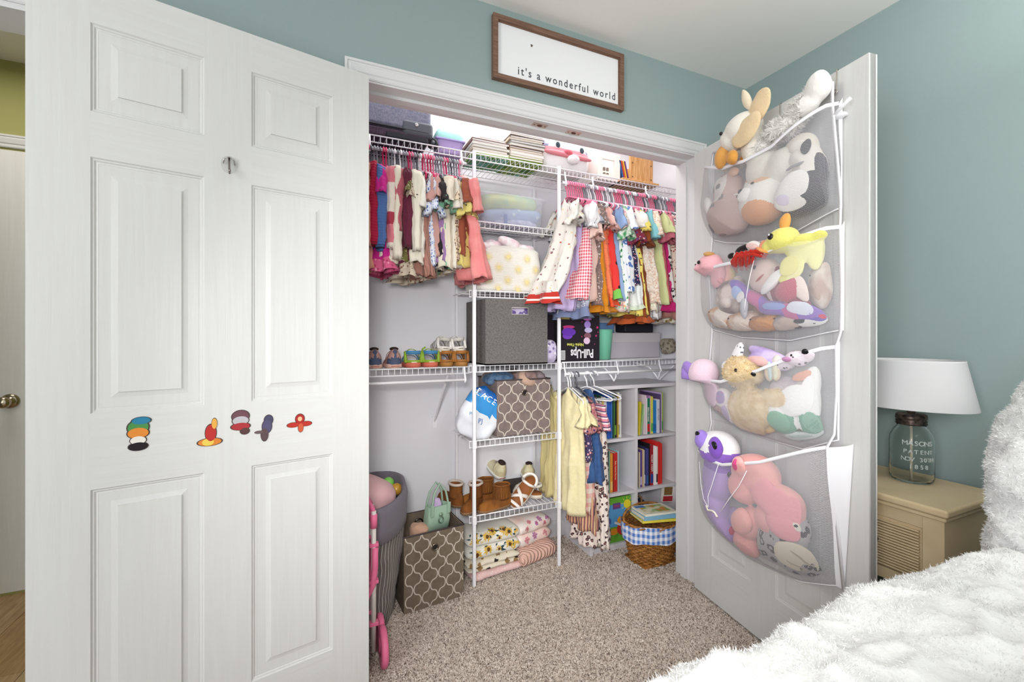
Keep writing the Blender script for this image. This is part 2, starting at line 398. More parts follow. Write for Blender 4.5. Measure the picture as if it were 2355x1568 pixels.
def place_door(o, p, q, flip):
    o.location = (p[0], p[1], 0); o.rotation_euler = (0, 0, math.atan2(q[1]-p[1], q[0]-p[0]))
    if flip:
        for c in [o]+list(o.children): c.data.transform(Matrix.Scale(-1, 4, (0, 1, 0))); c.data.flip_normals()
place_door(d1, (.15, 1.482), (-.593, 1.323), True)
d2 = six_panel('door_2'); place_door(d2, (1.604, 1.509), (1.507, .78), False)
DA = math.atan2(-.729, -.097)
def DW(s, n, z=0):  # organiser coordinates on the right leaf
    return (1.604-.1319*s-.991*n, 1.509-.9913*s+.132*n, z)
# hinges on the right jamb
for z in (.25, 1.05, 1.8):
    hg = MB().tube([(1.627, 1.522, z-.045), (1.627, 1.522, z+.045)], .006, 8).build('hinge', TRIM, jamb)
# hall door
d3 = struct(MB().box((-1.935, 2.747, .012), (-1.135, 2.78, 2.03)).build('door_3', M('ecebe9', .45, 'wood', 'e8e6e3', sc=9, bump=.3, st=(9, 9, .45))))
MB().lathe([(.0, 0), (.033, 0), (.033, .006), (.024, .010), (.012, .016), (.011, .030), (.02, .038), (.026, .050), (.024, .062), (.012, .068), (0, .069)], 24, X=Matrix.Translation((-1.285, 2.747, .885)) @ Matrix.Rotation(PI/2, 4, 'X')).build('door_knob', M('b3a690', .22, metal=1), d3, True)
# ------------------------------------------------------------ picture
pf = thing('picture_frame', 'wide brown wood picture frame with printed words above the closet doorway', 'picture', (.6, 1.54, 2.155))
WAL = M('8a6a58', .55, 'wood', '6f5244', sc=22, st=(.6, 8, 8), bump=.2)
fr = MB(); prf = [(0, 0), (0, .022), (.019, .022), (.019, .012), (.022, .012), (.022, 0)]
rg = []
for (cx, cz, sx, sz) in ((0, 0, 1, 1), (.606, 0, -1, 1), (.606, .243, -1, -1), (0, .243, 1, -1), (0, 0, 1, 1)):
    rg.append([(cx+sx*d, -t, cz+sz*d) for d, t in prf])
fr.loft(rg, caps=(False, False)).build('frame', WAL, pf)
MB().box((.018, -.008, .018), (.588, -.003, .225)).build('print', M('f4f4f6', .6), pf)
text("it's a wonderful world", .044, M('4a4b52', .7), pf, (.338, -.0085, .056), ext=.0002, spacing=1.32, wscale=.86, bold=.0003)
bee = MB(); bee.ell((.166, -.009, .167), (.004, .0006, .003)); bee.ell((.164, -.009, .172), (.003, .0004, .002)); bee.ell((.169, -.009, .171), (.003, .0004, .002)); bee.build('printed_bee', M('6d6350', .7), pf)

# ------------------------------------------------------------ hook and stickers on the left leaf
LA = math.atan2(-.159, -.743)
def LW(s, n, z): # left leaf coordinates
    return (.15-.9779*s+.2093*n, 1.482-.2093*s-.9779*n, z)
hk = thing('adhesive_hook', 'small clear adhesive hook with metal loop on the left door', 'hook', LW(.382, 0, 1.65), (0, 0, LA+PI)); hk.scale = (1.35, 1.35, 1.35)
MB().lathe([(.0, 0), (.013, 0), (.014, .002), (.011, .004), (0, .004)], 20, sy=1.25, X=Matrix.Rotation(PI/2, 4, 'X')).build('backing', M('e4e4e2', .1, spec=.6, alpha=.18), hk, True)
MB().tube([(-.010, -.004, .0), (-.008, -.006, .010), (0, -.008, .014), (.008, -.006, .010), (.010, -.004, .0)], .0012, 6).build('wire_bail', CHROME, hk, True)
MB().tube([(0, -.006, .012), (0, -.010, -.002), (0, -.012, -.016), (0, -.018, -.022), (0, -.024, -.016)], .0018, 8).build('wire_hook', M('8d8482', .25, metal=1), hk, True)
STK = [(.571, .942, [(0, .014, .020, .018, '4f8f4d'), (.006, .030, .018, .009, '2f7fa0'), (0, .0, .020, .013, 'e08b3a'), (0, -.018, .015, .010, 'e9e4dc'), (0, -.033, .018, .010, '241f22')], 'green and orange flat sticker standing alone on the left door'),
       (.425, .923, [(0, -.024, .026, .010, 'd9843a'), (-.004, -.024, .013, .010, 'e8c85a'), (.002, .0, .012, .022, 'b8332f'), (.010, .024, .006, .014, 'e3a94e')], 'red cone-shaped sticker with orange foot on the left door'),
       (.355, .942, [(0, .018, .020, .016, '6d4a52'), (0, .006, .019, .012, 'b9b5bb'), (0, -.010, .022, .010, 'a8363c'), (.010, -.024, .011, .009, '5a3f3c')], 'grey and maroon round sticker, third from the door edge'),
       (.293, .922, [(.006, .020, .011, .014, '4c4a63'), (.002, .002, .012, .018, '55516f'), (-.004, -.020, .009, .018, '5e4b4d'), (-.018, -.012, .010, .004, '6b5a5c')], 'slim slate-blue and brown sticker on the left door'),
       (.205, .924, [(0, .012, .012, .014, 'a92f2c'), (0, .012, .006, .007, 'e6b48e'), (-.018, -.004, .016, .007, 'b5352c'), (.017, -.004, .015, .007, 'b5352c'), (.002, -.014, .007, .013, 'c75a3c')], 'red three-lobed sticker nearest the closet opening')]
for s_, z_, bl, lab in STK:
    o = thing('sticker', lab, 'sticker', LW(s_, .0004, z_), (0, 0, LA+PI), 'stickers on the left closet door')
    base = MB()
    for i, (x, z, rx, rz, c) in enumerate(bl):
        base.lathe([(0, 0), (1.12, 0), (1.12, .0008), (0, .0008)], 22, X=Matrix.Translation((x, 0, z)) @ Matrix.Rotation(PI/2, 4, 'X') @ Matrix.Diagonal((rx, rz, 1, 1)))
        MB().lathe([(0, 0), (1, .0), (1, .0005), (0, .0005)], 22, X=Matrix.Translation((x, -.0008-.0002*i, z)) @ Matrix.Rotation(PI/2, 4, 'X') @ Matrix.Diagonal((rx, rz, 1, 1))).build('color_patch', M(c, .35), o)
    base.build('backing', M('4a3b3a', .4), o)

# ------------------------------------------------------------ wire shelving
def shelf_part(parent, x0, x1, z, yf=1.955, yb=2.238, lip=.03, pitch=.0254):
    mb = MB(); n = int((x1-x0)/pitch)
    for i in range(n+1):
        x = x0+(x1-x0)*i/n
        mb.tube([(x, yb, z), (x, yf, z), (x, yf, z-lip)], .0016, 4)
    stuff(mb.build('cross_wires', WIRE, parent))
    for y, zz in ((yf-.002, z), (yf-.002, z-lip), (yb, z), ((yf+yb)/2, z-.003), (yb-.09, z-.003)):
        MB().tube([(x0-.004, y, zz), (x1+.004, y, zz)], .0032, 8).build('long_wire', WIRE, parent, True)
def rod_part(parent, x0, x1, z, y=1.94, hooks=()):
    MB().tube([(x0, y, z), (x1, y, z)], .0065, 10).build('hang_rod', WIRE, parent, True)
    for x in hooks:
        MB().tube([(x, 1.953, z+.06), (x, 1.948, z+.03), (x, 1.935, z+.0), (x, 1.94, z-.012), (x, 1.952, z-.006)], .005, 6).build('rod_hook', WIRE, parent, True)
wt = thing('wire_shelf', 'long white wire shelf across the top of the closet', 'shelf', (0, 0, 0))
shelf_part(wt, -.19, 1.965, 2.047); rod_part(wt, -.19, .63, 1.985, hooks=(.61, .2)); rod_part(wt, 1.15, 1.975, 1.972, hooks=(1.17, 1.34, 1.7))
wl = thing('wire_shelf', 'white wire shelf with a row of small shoes, left side', 'shelf', (0, 0, 0))
shelf_part(wl, -.19, .645, 1.037); rod_part(wl, -.19, .63, .978, hooks=(.625,))
for x in (.555, -.05):
    MB().tube([(x, 1.975, 1.005), (x, 2.243, .735)], .006, 4).build('brace', WIRE, wl)
    MB().box((x-.012, 2.24, .70), (x+.012, 2.249, .76)).build('brace_foot', WIRE, wl)
wr = thing('wire_shelf', 'white wire shelf above the cube bookcase, right side', 'shelf', (0, 0, 0))
shelf_part(wr, 1.155, 1.955, 1.045); rod_part(wr, 1.16, 1.96, .985, hooks=(1.165, 1.5, 1.8))
for x in (1.47, 1.78):
    MB().tube([(x-.04, 2.2, 1.035), (x-.01, 2.0, 1.0), (x, 1.96, .96), (x+.012, 1.955, .935), (x+.03, 1.96, .955), (x+.035, 1.965, .985)], .005, 8).build('rod_hanger', WIRE, wr, True)
MB().tube([(1.94, 1.975, 1.01), (1.94, 2.243, .8)], .006, 6).build('brace', WIRE, wr)
tw = thing('wire_tower', 'white wire shelf tower standing between the hanging clothes', 'shelf', (0, 0, 0))
for x in (.672, 1.133):
    for y in (1.949,):
        MB().box((x-.008, y-.008, 0), (x+.008, y+.008, 2.055)).build('post', WIRE, tw, bevel=.003)
    for y in (2.236,):
        MB().box((x-.006, y-.006, 0), (x+.006, y+.006, 2.03)).build('post', WIRE, tw)
for z in (.325, .682, 1.04, 1.398, 1.73):
    shelf_part(tw, .655, 1.148, z, yf=1.965)
    for x in (.672, 1.133):
        MB().box((x-.010, 1.938, z-.032), (x+.010, 1.962, z+.004)).build('clamp', WIRE, tw, bevel=.002)
for x, z in ((.55, 2.2), (.672, 2.0)): pass

# ------------------------------------------------------------ hangers and garments
def hanger_mesh(wd=.27, r=.0042):
    mb = MB(); P = []
    for k in range(9):
        a = math.radians(200-k*30); P.append((0, -.0+.017*math.cos(a), .0+.017*math.sin(a)))
    P = [(0, .0185*math.cos(math.radians(a)), .0185*math.sin(math.radians(a))) for a in range(195, -60, -25)]
    P += [(0, .004, -.032), (0, 0, -.062)]
    mb.tube(P, r, 6)
    h = wd/2
    q = -.018; mb.tube([(0, 0, -.043+q), (0, .12*h, -.046+q), (0, .25*h, -.052+q), (0, .8*h, -.082+q), (0, h, -.094+q), (0, h+.004, -.102+q), (0, h-.006, -.108+q), (0, 0, -.109+q), (0, -h+.006, -.108+q), (0, -h-.004, -.102+q), (0, -h, -.094+q), (0, -.8*h, -.082+q), (0, -.25*h, -.052+q), (0, -.12*h, -.046+q)], r, 6, closed=True)
    return mb
HM = {}
for nm, c in (('pink', 'e87a9c'), ('white', 'eeecef'), ('grey', '8f9098'), ('magenta', 'd42a62'), ('dark', '5b5b63')):
    HM[nm] = hanger_mesh().build('hanger', M(c, .3, spec=.5), None, True)
USED = set(); HN = {}
ORD = 'first second third fourth fifth sixth seventh eighth ninth tenth eleventh twelfth thirteenth fourteenth fifteenth sixteenth seventeenth eighteenth nineteenth twentieth'.split(); ORD += ['twenty-'+q for q in ORD[:9]]
def put_hanger(kind, x, y, z, yaw, side, tilt=0):
    o = HM[kind] if kind not in USED else copy(HM[kind]); USED.add(kind)
    o.location = (x, y, z); o.rotation_euler = (tilt, 0, yaw)
    cname = {'pink': 'pale pink', 'white': 'white', 'grey': 'light grey', 'magenta': 'bright magenta pink', 'dark': 'dark grey'}[kind]
    HN[(kind, side)] = HN.get((kind, side), 0)+1
    tag(o, '%s %s child-size hanger from the left, %s' % (ORD[HN[(kind, side)]-1], cname, side), 'hanger', cname+' hangers on the '+side)
    return o
RZL, RZR, RZB = 1.985, 1.972, .985
x = .17; i = 0
seqL = 'magenta magenta magenta dark grey grey dark magenta magenta grey grey white dark white grey grey magenta pink grey dark white magenta pink magenta magenta pink grey grey grey pink magenta grey dark grey grey pink white'.split()
for k in seqL:
    put_hanger(k, x, 1.94, RZL-.010, rnd.uniform(-.12, .12), 'upper left rod'); x += .0122
seqR = ('pink pink pink pink pink pink pink pink grey grey white white grey white pink pink pink white grey white white grey white pink pink pink pink grey white pink grey white white grey pink pink pink pink dark white grey pink pink pink dark grey grey white grey white grey pink pink pink pink grey grey dark').split()
x = 1.178
for k in seqR:
    put_hanger(k, x, 1.94, RZR-.010, rnd.uniform(-.1, .1), 'upper right rod'); x += .0134

def lerp(a, b, t): return a+(b-a)*t
def prof(keys, t):
    for (t0, v0), (t1, v1) in zip(keys, keys[1:]):
        if t <= t1: return lerp(v0, v1, (t-t0)/(t1-t0+1e-9))
    return keys[-1][1]
def garment(name, label, loc, L, W, m, sleeve=None, m2=None, flare=1.0, lean=0, leany=0, th=.022, fold=.35, hem=None, collar=None, yaw=0, seed=0, sm=None, group=None, tier=False, sl=1.0, straps=False):
    """cloth body hanging from a hanger: local y = width, x = thickness, z down from the neck"""
    R = random.Random(seed); ph = R.uniform(0, 6.28); k = R.choice([5, 6, 7]); n = 64; lv = 32
    root = thing(name, label, cat_of.get(name, 'clothes'), loc, (0, 0, yaw), group)
    sh = .30*W
    bk = [(0, .028), (.018, .045), (.045, W*.40), (.075, W*.46), (.14, W*.42), (.35, W*lerp(.40, .43*flare, .3)), (1, W*.5*flare)] if not straps else [(0, .02), (.03, .04), (.12, W*.30), (.2, W*.38), (.5, W*.42*lerp(1, flare, .5)), (1, W*.5*flare)]
    ak = [(0, .010), (.05, th*.55), (.2, th), (1, th*1.25*max(1, flare*.8))]
    rings = []
    for i in range(lv+1):
        t = (i/lv)**1.15; bb = prof(bk, t); aa = prof(ak, t); ring = []
        for j in range(n):
            th_ = 2*PI*j/n; cy = math.sin(th_); cx = math.cos(th_)
            f = 1+fold*t**.6*(math.sin(k*th_+ph+1.3*math.sin(2*t+ph))+.55*math.sin((2*k+1)*th_-ph+2*t))*abs(cx)**.6
            y = bb*cy*(1+.05*t*math.sin(k*th_*1.0+ph)); xx = aa*cx*f+fold*t*.016*math.sin(3.2*cy*2+ph)
            rd = noise.noise(Vector((th_*1.6, t*3.5, ph*3))); xx += .010*(1-abs(rd)*3)*t**.5*(1 if cx > 0 else -1)*min(1, abs(cx)*2)
            z = -L*t-(.07*abs(cy)*(1-t)**3 if not straps else 0)
            if tier:
                tt = (t*3) % 1; xx *= 1+.25*tt; y *= 1+.05*tt
            ring.append((xx+lean*t*t, y+leany*t, z+.006*math.sin(5*th_+ph)*t))
        rings.append(ring)
    # inner turn at the hem
    last = rings[-1]; cxm = sum(p[0] for p in last)/n; cym = sum(p[1] for p in last)/n
    rings.append([(cxm+(p[0]-cxm)*.8, cym+(p[1]-cym)*.96, p[2]+.002) for p in last])
    rings.append([(cxm+(p[0]-cxm)*.6, cym+(p[1]-cym)*.9, p[2]+.06) for p in last])
    MB().loft(rings, caps=(True, False)).wob(.005, 14, seed).wob(.0035, 45, seed).build('body', m, root, True)
    m2 = m2 or m
    if hem:
        rg = []
        for q in range(5):
            t = q/4
            rg.append([(cxm+(p[0]-cxm)*(1+.5*t*(1+.5*math.sin(k*2*2*PI*j/n))), cym+(p[1]-cym)*(1+.10*t), p[2]+.006-hem*t) for j, p in enumerate(last)])
        MB().loft(rg, caps=(False, False)).wob(.003, 20, seed).build('hem_ruffle', m2, root, True)
    sm = sm or m
    if sleeve:
        for sgn in (-1, 1):
            y0 = sgn*W*.40; rg = []
            if sleeve == 'long': ks = [(0, .012, .030, .045), (.06, .03, .030, .036), (.5, .045, .026, .026), (.9, .045, .024, .022), (.93, .045, .020, .018), (1, .045, .020, .018)]; LL = .33*sl
            elif sleeve == 'short': ks = [(0, .0, .028, .04), (.4, .03, .03, .036), (1, .06, .026, .036)]; LL = .12*sl
            elif sleeve == 'puff': ks = [(0, .0, .018, .02), (.3, .022, .042, .042), (.7, .04, .044, .04), (.9, .045, .022, .02), (1, .05, .034, .03)]; LL = .11*sl
            else: ks = [(0, .0, .014, .018), (.25, .012, .030, .03), (.5, .022, .022, .024), (.75, .034, .040, .04), (1, .04, .046, .045)]; LL = .12*sl
            nn = 30; amp = {'long': .12, 'short': .12, 'puff': .2}.get(sleeve, .38)
            for q in range(15):
                t = q/14; yo = prof([(a, b) for a, b, c, d in ks], t); ra = prof([(a, c) for a, b, c, d in ks], t); rb = prof([(a, d) for a, b, c, d in ks], t)
                ring = []
                for j in range(nn):
                    a = 2*PI*j/nn; f = 1+amp*math.sin((5 if sleeve == 'ruffle' else 3)*a+ph+q*.25)+amp*.4*math.sin((11 if sleeve == 'ruffle' else 7)*a-ph)
                    ring.append((ra*math.cos(a)*f*.8+lean*.25*t, y0+sgn*(yo+.0)+rb*math.sin(a)*f, -.050-LL*t-(.012*math.cos(2*a) if sleeve == 'ruffle' else 0)))
                rg.append(ring)
            l = rg[-1]; c0 = [sum(p[i] for p in l)/nn for i in range(3)]
            rg.append([(c0[0]+(p[0]-c0[0])*.75, c0[1]+(p[1]-c0[1])*.75, p[2]+.02) for p in l])
            MB().loft(rg, caps=(True, True)).wob(.007, 18, seed+sgn).wob(.004, 55, seed).build('sleeve', sm, root, True)
    if collar:
        rg = []
        for q in range(4):
            t = q/3; rg.append([((.016+.022*t)*math.cos(2*PI*j/20)*(1+.15*math.sin(j*2)), (.034+.045*t)*math.sin(2*PI*j/20), .010-.05*t) for j in range(20)])
        MB().loft(rg, caps=(False, False)).build('collar', collar, root, True)
    return root
cat_of = {'shirt': 'shirt', 'dress': 'dress', 'sweatshirt': 'sweatshirt', 'trousers': 'trousers', 'skirt': 'skirt', 'hooded_top': 'shirt', 'cardigan': 'cardigan'}
FAB = dict(rough=.9, bump=.12, bs=260, sheen=.1)
def F(c, kind=None, *a, **k):
    d = dict(FAB); d.update(k); names = ['c2', 'c3', 'c4']
    for n_, v in zip(names, a): d[n_] = v
    return M(c, kind=kind, **d)
LEFT = [  # dx, name, label, L, mat, sleeve, extras
 (.165, 'shirt', 'peach top at the far left end of the upper left rod', .50, F('d99a86'), 'long', {}),
 (.205, 'sweatshirt', 'crimson knit top beside the left door edge', .40, F('b01c40', 'ribh', sc=90, bump=.5), 'long', {}),
 (.228, 'shirt', 'denim-blue knit long-sleeve top next to the crimson one', .42, F('4f6fa8', 'ribh', sc=90, bump=.5), 'long', {}),
 (.243, 'dress', 'hot magenta dress with pink ruffled hem, left rod', .46, F('c8258a'), 'short', {'hem': .05, 'm2': F('d8608a', 'floral', 'b03a62', 'f0a0b8', sc=60)}),
 (.262, 'sweatshirt', 'fluffy cream, pink and maroon banded long-sleeve sweater', .44, F('e9dcd0', 'sh', 'd87a86', 'a83a4c', sc=4.2, bump=.9, bs=140), 'long', {}),
 (.286, 'cardigan', 'cream cardigan with long slim sleeve over pink hem', .46, F('e9e0cf'), 'long', {'sl': 1.15}),
 (.305, 'shirt', 'dusty rose raglan sleeve shirt on the left rod', .40, F('b8606c'), 'long', {'sl': .8}),
 (.322, 'shirt', 'small olive dotted blouse behind the rose shirt', .44, F('6f6a3a', 'dots', 'e5ddc0', sc=120), 'ruffle', {}),
 (.338, 'sweatshirt', 'dark burgundy lace-knit long-sleeve top', .46, F('6a2a40', 'rib', sc=70, bump=.8), 'long', {}),
 (.356, 'dress', 'beige linen dress with ruffled hem and brown leaf print', .48, F('d3c5b0', 'floral', '8a6a58', sc=70), 'short', {'hem': .03}),
 (.376, 'sweatshirt', 'plain cream sweatshirt with cuffed long sleeves', .46, F('ebe4d3'), 'long', {'W': .3, 'th': .034}),
 (.400, 'shirt', 'off-white short-sleeve shirt above rose ribbed cloth', .44, F('efebe2'), 'short', {'sl': 1.3}),
 (.418, 'dress', 'rose-brown ribbed dress with long flared hem', .52, F('b17f72', 'rib', sc=90, bump=.7), None, {'flare': 1.15}),
 (.436, 'shirt', 'white blouse with blue flowers and ruffled sleeve', .44, F('dfe3ee', 'floral', '5a74b8', '8fa6d8', sc=90), 'ruffle', {'sl': 1.4}),
 (.452, 'shirt', 'dusty pink shirt with tiny ruffle, left rod', .42, F('c59890'), 'ruffle', {}),
 (.468, 'shirt', 'black short-sleeve top on the left rod', .47, F('2b2528'), 'short', {}),
 (.484, 'dress', 'purple straight dress beside the black top', .45, F('9a76a6'), None, {}),
 (.498, 'shirt', 'sage green frill-sleeve top on the left rod', .47, F('7fae92'), 'ruffle', {'sl': 1.2}),
 (.516, 'dress', 'oatmeal short-sleeve dress, long and plain', .45, F('ddd3c0'), 'short', {'W': .29}),
 (.536, 'dress', 'pale grey-beige smock beside the oatmeal dress', .44, F('d8d0c4'), 'short', {'sl': 1.2}),
 (.552, 'shirt', 'small brown leopard-print blouse on the left rod', .43, F('d9c6ae', 'leopard', '4a3328', 'a07a52', sc=90), 'ruffle', {}),
 (.568, 'dress', 'yellow dress with ruffled shoulder, left rod', .44, F('d8c878'), 'ruffle', {'sl': 1.4}),
 (.584, 'shirt', 'rust brown top behind the salmon one', .42, F('8f4a35'), 'short', {}),
 (.612, 'hooded_top', 'salmon pink top with wide collar at the rod end', .50, F('e08f8c', 'noise', 'd97f7e', sc=18), 'short', {'W': .32, 'flare': 1.15, 'th': .03, 'collar': F('efb9b4'), 'lean': .03, 'leany': -.05, 'sl': 1.25}),
]
for i, (x, nm, lab, L, m, sl, ex) in enumerate(LEFT):
    ex = dict(ex); W = ex.pop('W', .265)
    garment(nm, lab, (x, 1.94, 1.912+rnd.uniform(-.006, .006)), L*rnd.uniform(.90, .98), W, m, sl, yaw=rnd.uniform(-.1, .1), seed=i+1, group='clothes on the upper left rod', **{**dict(th=.028, fold=.5, flare=1.1), **ex})
cr = lambda c='f1ece4': F(c)
RIGHT = [
 ('dress', 'white floral sleeveless dress with red scalloped trim, front of the right rod', .53, F('dedad3', 'sprig', 'b85a4a', 'd8c89a', '8a6a70', sc=34), 'ruffle', dict(lean=-.16, leany=-.03, flare=1.3, hem=.05, m2=F('b8352c', 'sh', 'ece4dc', sc=30), W=.26)),
 ('dress', 'plain lavender sleeveless dress beside the white floral one', .60, F('b9a8cf'), None, dict(lean=-.10, flare=1.15, W=.25)),
 ('dress', 'pink gingham dress with white fluffy sleeve', .56, F('d9455f', 'gingham', 'f6e2e4', sc=62), 'puff', dict(lean=-.09, leany=-.02, flare=1.3, sm=F('f1f0f2', bump=1.0, bs=60), sl=1.3, W=.30)),
 ('dress', 'grey-blue floral dress with frayed ruffle hem', .60, F('a9adbc', 'floral', 'e8e6ea', '6c7390', sc=110), 'ruffle', dict(lean=-.06, hem=.05, m2=F('7d87a8'))),
 ('dress', 'blush pink crepe dress on the right rod', .56, F('eccabf'), 'ruffle', dict(lean=-.04, tier=True, sl=1.5)),
 ('dress', 'brown and grey small-flower dress behind the blush one', .58, F('7c6a66', 'floral', 'd9cfc8', 'b08a80', sc=100), 'short', {}),
 ('dress', 'mustard yellow tiered cotton dress', .58, F('cf8420', 'noise', 'c77a1a', sc=14), None, dict(tier=True, flare=1.25, hem=.03, m2=F('cc8222'))),
 ('dress', 'bright orange crinkle dress with gathered hem', .53, F('f4845a', 'ribh', sc=40, bump=.8), 'ruffle', dict(tier=True, hem=.05, m2=F('f0552c'), flare=1.1, sm=F('e8b8b0'))),
 ('dress', 'watermelon-red dress with black seed dots', .50, F('e13f3c', 'dots', '2c1c1e', sc=22), None, dict(flare=1.2, hem=.05, m2=F('7fc65a'))),
 ('dress', 'light denim-blue dress next to the red dress', .54, F('8fa8cf'), 'ruffle', {}),
 ('dress', 'white dress with green palm-leaf ruffled shoulder', .58, F('e9eee6', 'floral', '3f9a5a', '2d7a4a', sc=45), 'ruffle', dict(sm=F('4fa266', 'noise', 'e8efe6', sc=40), sl=1.4)),
 ('dress', 'pastel multicolour flower dress on the right rod', .60, F('f0d7cf', 'floral', 'e08aa0', '9ad0a8', 'f0b070', sc=50), 'ruffle', {}),
 ('dress', 'white dress with blue scroll print', .50, F('eef0f4', 'leopard', '5f7fc0', sc=22), 'short', dict(W=.28)),
 ('dress', 'navy dress with tiny white flowers and red sleeve', .46, F('2c2a4a', 'floral', 'e8dfe6', 'd87a90', sc=110), 'ruffle', dict(sm=F('8a2f44', 'floral', 'f0d8d8', '5a4a90', sc=60), sl=1.5)),
 ('dress', 'white eyelet dress with pale green hem', .58, F('edf0ec', 'dots', 'd4dcd8', sc=110, bump=.5), 'puff', dict(hem=.02, m2=F('dbe8cf'), sm=cr())),
 ('dress', 'lemon yellow dress with small black flecks', .62, F('ecd870', 'dots', '6a5a3a', sc=45), 'short', {}),
 ('dress', 'rust brown velvet dress with wavy sleeve', .64, F('8a4520', 'noise', '7a3a18', sc=12), 'ruffle', dict(sl=1.6, hem=.03, m2=F('b5562c'))),
 ('shirt', 'cream tee with open aqua-blue sleeve', .50, F('efe6dc', 'speck', 'e2cdbd', sc=160), 'short', dict(sm=F('8fd0dc'), sl=1.3)),
 ('dress', 'cream speckled knit dress on the right rod', .56, F('ecdccb', 'speck', 'dcb9a4', 'f2e8dc', sc=170), 'short', dict(W=.28, sl=1.2)),
 ('dress', 'cream dress with faint blossom print', .60, F('f3ead8', 'floral', 'e7c7b8', 'c9d3b0', sc=60), 'puff', dict(sm=F('f0e8c8', 'floral', 'b8c890', 'e0c070', sc=60), sl=1.2)),
 ('trousers', 'white rolled trousers hung low among the dresses', .64, F('f2f1f2'), None, dict(W=.2)),
 ('shirt', 'pale lime top beside rose ribbed dress', .56, F('dde3a8'), 'short', {}),
 ('dress', 'rose red fine-stripe ribbed dress with smocked sleeve', .54, F('cc6470', 'ribh', sc=120, bump=.6), 'ruffle', dict(sm=F('c8707e', bump=.8, bs=90), sl=1.3)),
 ('dress', 'hot pink dress with lower hem showing', .60, F('cf2f7a', 'noise', 'c2266e', sc=40), 'puff', dict(sm=F('d98a92'))),
 ('dress', 'cream dress with black squiggle stripes', .54, F('e9e6e0', 'leopard', '2d2b30', sc=40), 'short', {}),
 ('dress', 'red dress with cream blossom skirt', .58, F('efd9c8', 'floral', 'b8353a', '8a2a34', sc=75), 'ruffle', {}),
 ('dress', 'dusky mauve-brown tiered dress by the right jamb', .64, F('b07a70'), None, dict(tier=True)),
 ('shirt', 'white blouse with long balloon sleeve by the jamb', .44, F('f3f2f1'), 'long', dict(W=.30, th=.04, sl=.85, hem=.03, m2=F('eadcd2'))),
 ('dress', 'long cream dress with small acorn print by the jamb', .66, F('ece2d4', 'floral', '8a7440', 'b09a80', sc=38), 'short', {}),
 ('shirt', 'dark forest-green dress half hidden by the jamb', .50, F('3d5c52'), 'short', {}),
 ('dress', 'pale lilac dress at the right end of the rod', .56, F('cbbfd6'), 'short', {}),
 ('dress', 'maroon patterned dress at the right end of the rod', .60, F('7a3a3c', 'floral', 'd8b8a8', '2a6a78', sc=70), 'short', {}),
]
for i, (nm, lab, L, m, sl, ex) in enumerate(RIGHT):
    ex = dict(ex); W = ex.pop('W', .25); x = 1.172+.0248*i
    garment(nm, lab, (x, 1.94, 1.893+rnd.uniform(-.006, .006)), L*.97, W, m, sl, yaw=rnd.uniform(-.12, .12), seed=50+i, group='clothes on the upper right rod', **{**dict(th=.030, fold=.5, flare=1.25, lean=.01), **ex})
# lower rod
for i, (x, k, yaw) in enumerate(((1.185, 'white', .0), (1.20, 'white', .05), (1.215, 'grey', -.02), (1.235, 'dark', .05))):
    put_hanger(k, x, 1.94, RZB-.010, yaw, 'lower rod')
put_hanger('white', 1.30, 1.94, RZB-.010, .55, 'lower rod'); put_hanger('grey', 1.325, 1.94, RZB-.010, .62, 'lower rod')
h7 = put_hanger('white', 1.345, 1.94, RZB-.010, .85, 'lower rod')
LOW = [
 ('dress', 'pale buttery yellow dotted dress with flutter sleeve on the lower rod', (1.187, 1.93, .925), .63, F('ebdfb4', 'noise', 'e6d9aa', sc=60, bump=.5, bs=200), 'ruffle', dict(W=.26, flare=1.0, th=.035, sl=1.1)),
 ('dress', 'long straw-yellow dress behind the wire tower post', (1.150, 2.075, .925), .60, F('c9ba86'), None, dict(W=.15, flare=1.0)),
 ('shirt', 'navy and pink blossom blouse with ruffled sleeve', (1.237, 1.95, .915), .36, F('4a3f66', 'floral', 'e0a0a0', 'd9c8d0', sc=60), 'ruffle', dict(W=.26, sl=1.3, sm=F('c07a7c', 'floral', '4a3f66', 'e8c8c0', sc=60))),
 ('trousers', 'pastel patchwork checked trousers on the lower rod', (1.257, 1.91, .86), .58, F('e9a49a', 'gingham', 'f2e9dc', sc=22), None, dict(W=.12, th=.03)),
 ('dress', 'blue denim pinafore dress on the lower rod', (1.297, 1.93, .90), .46, F('3f5f8f', 'noise', '36558a', sc=50), None, dict(W=.2, flare=1.3, straps=True)),
 ('dress', 'multicolour striped tunic over the denim pinafore', (1.322, 1.94, .88), .44, F('e8b8a0', 'sv', 'f0e6dc', '5a4a78', sc=38), 'short', dict(W=.2, sm=F('d8889a', 'sh', 'f0dcd8', '55406a', sc=40))),
 ('trousers', 'cream trousers with black leopard spots, lowest hem on the rod', (1.357, 1.93, .87), .79, F('f1e3da', 'leopard', '3c2326', 'a05a50', sc=42), None, dict(W=.16, th=.03, flare=1.15)),
 ('skirt', 'gold and rust striped skirt below the yellow dress', (1.277, 1.96, .50), .32, F('d9b088', 'sv', '6a4a5a', 'c87a70', sc=45), None, dict(W=.24, flare=1.1, th=.03)),
 ('trousers', 'cream leopard-spot trousers hanging next to the baseboard', (1.297, 1.97, .42), .33, F('efdfd6', 'leopard', '3c2326', 'a05a50', sc=42), None, dict(W=.2, th=.035)),
]
for i, (nm, lab, loc, L, m, sl, ex) in enumerate(LOW):
    ex = dict(ex); W = ex.pop('W', .25)
    garment(nm, lab, loc, L, W, m, sl, yaw=rnd.uniform(-.08, .08), seed=120+i, group='clothes on the lower rod', **{**dict(th=.025, fold=.4), **ex})
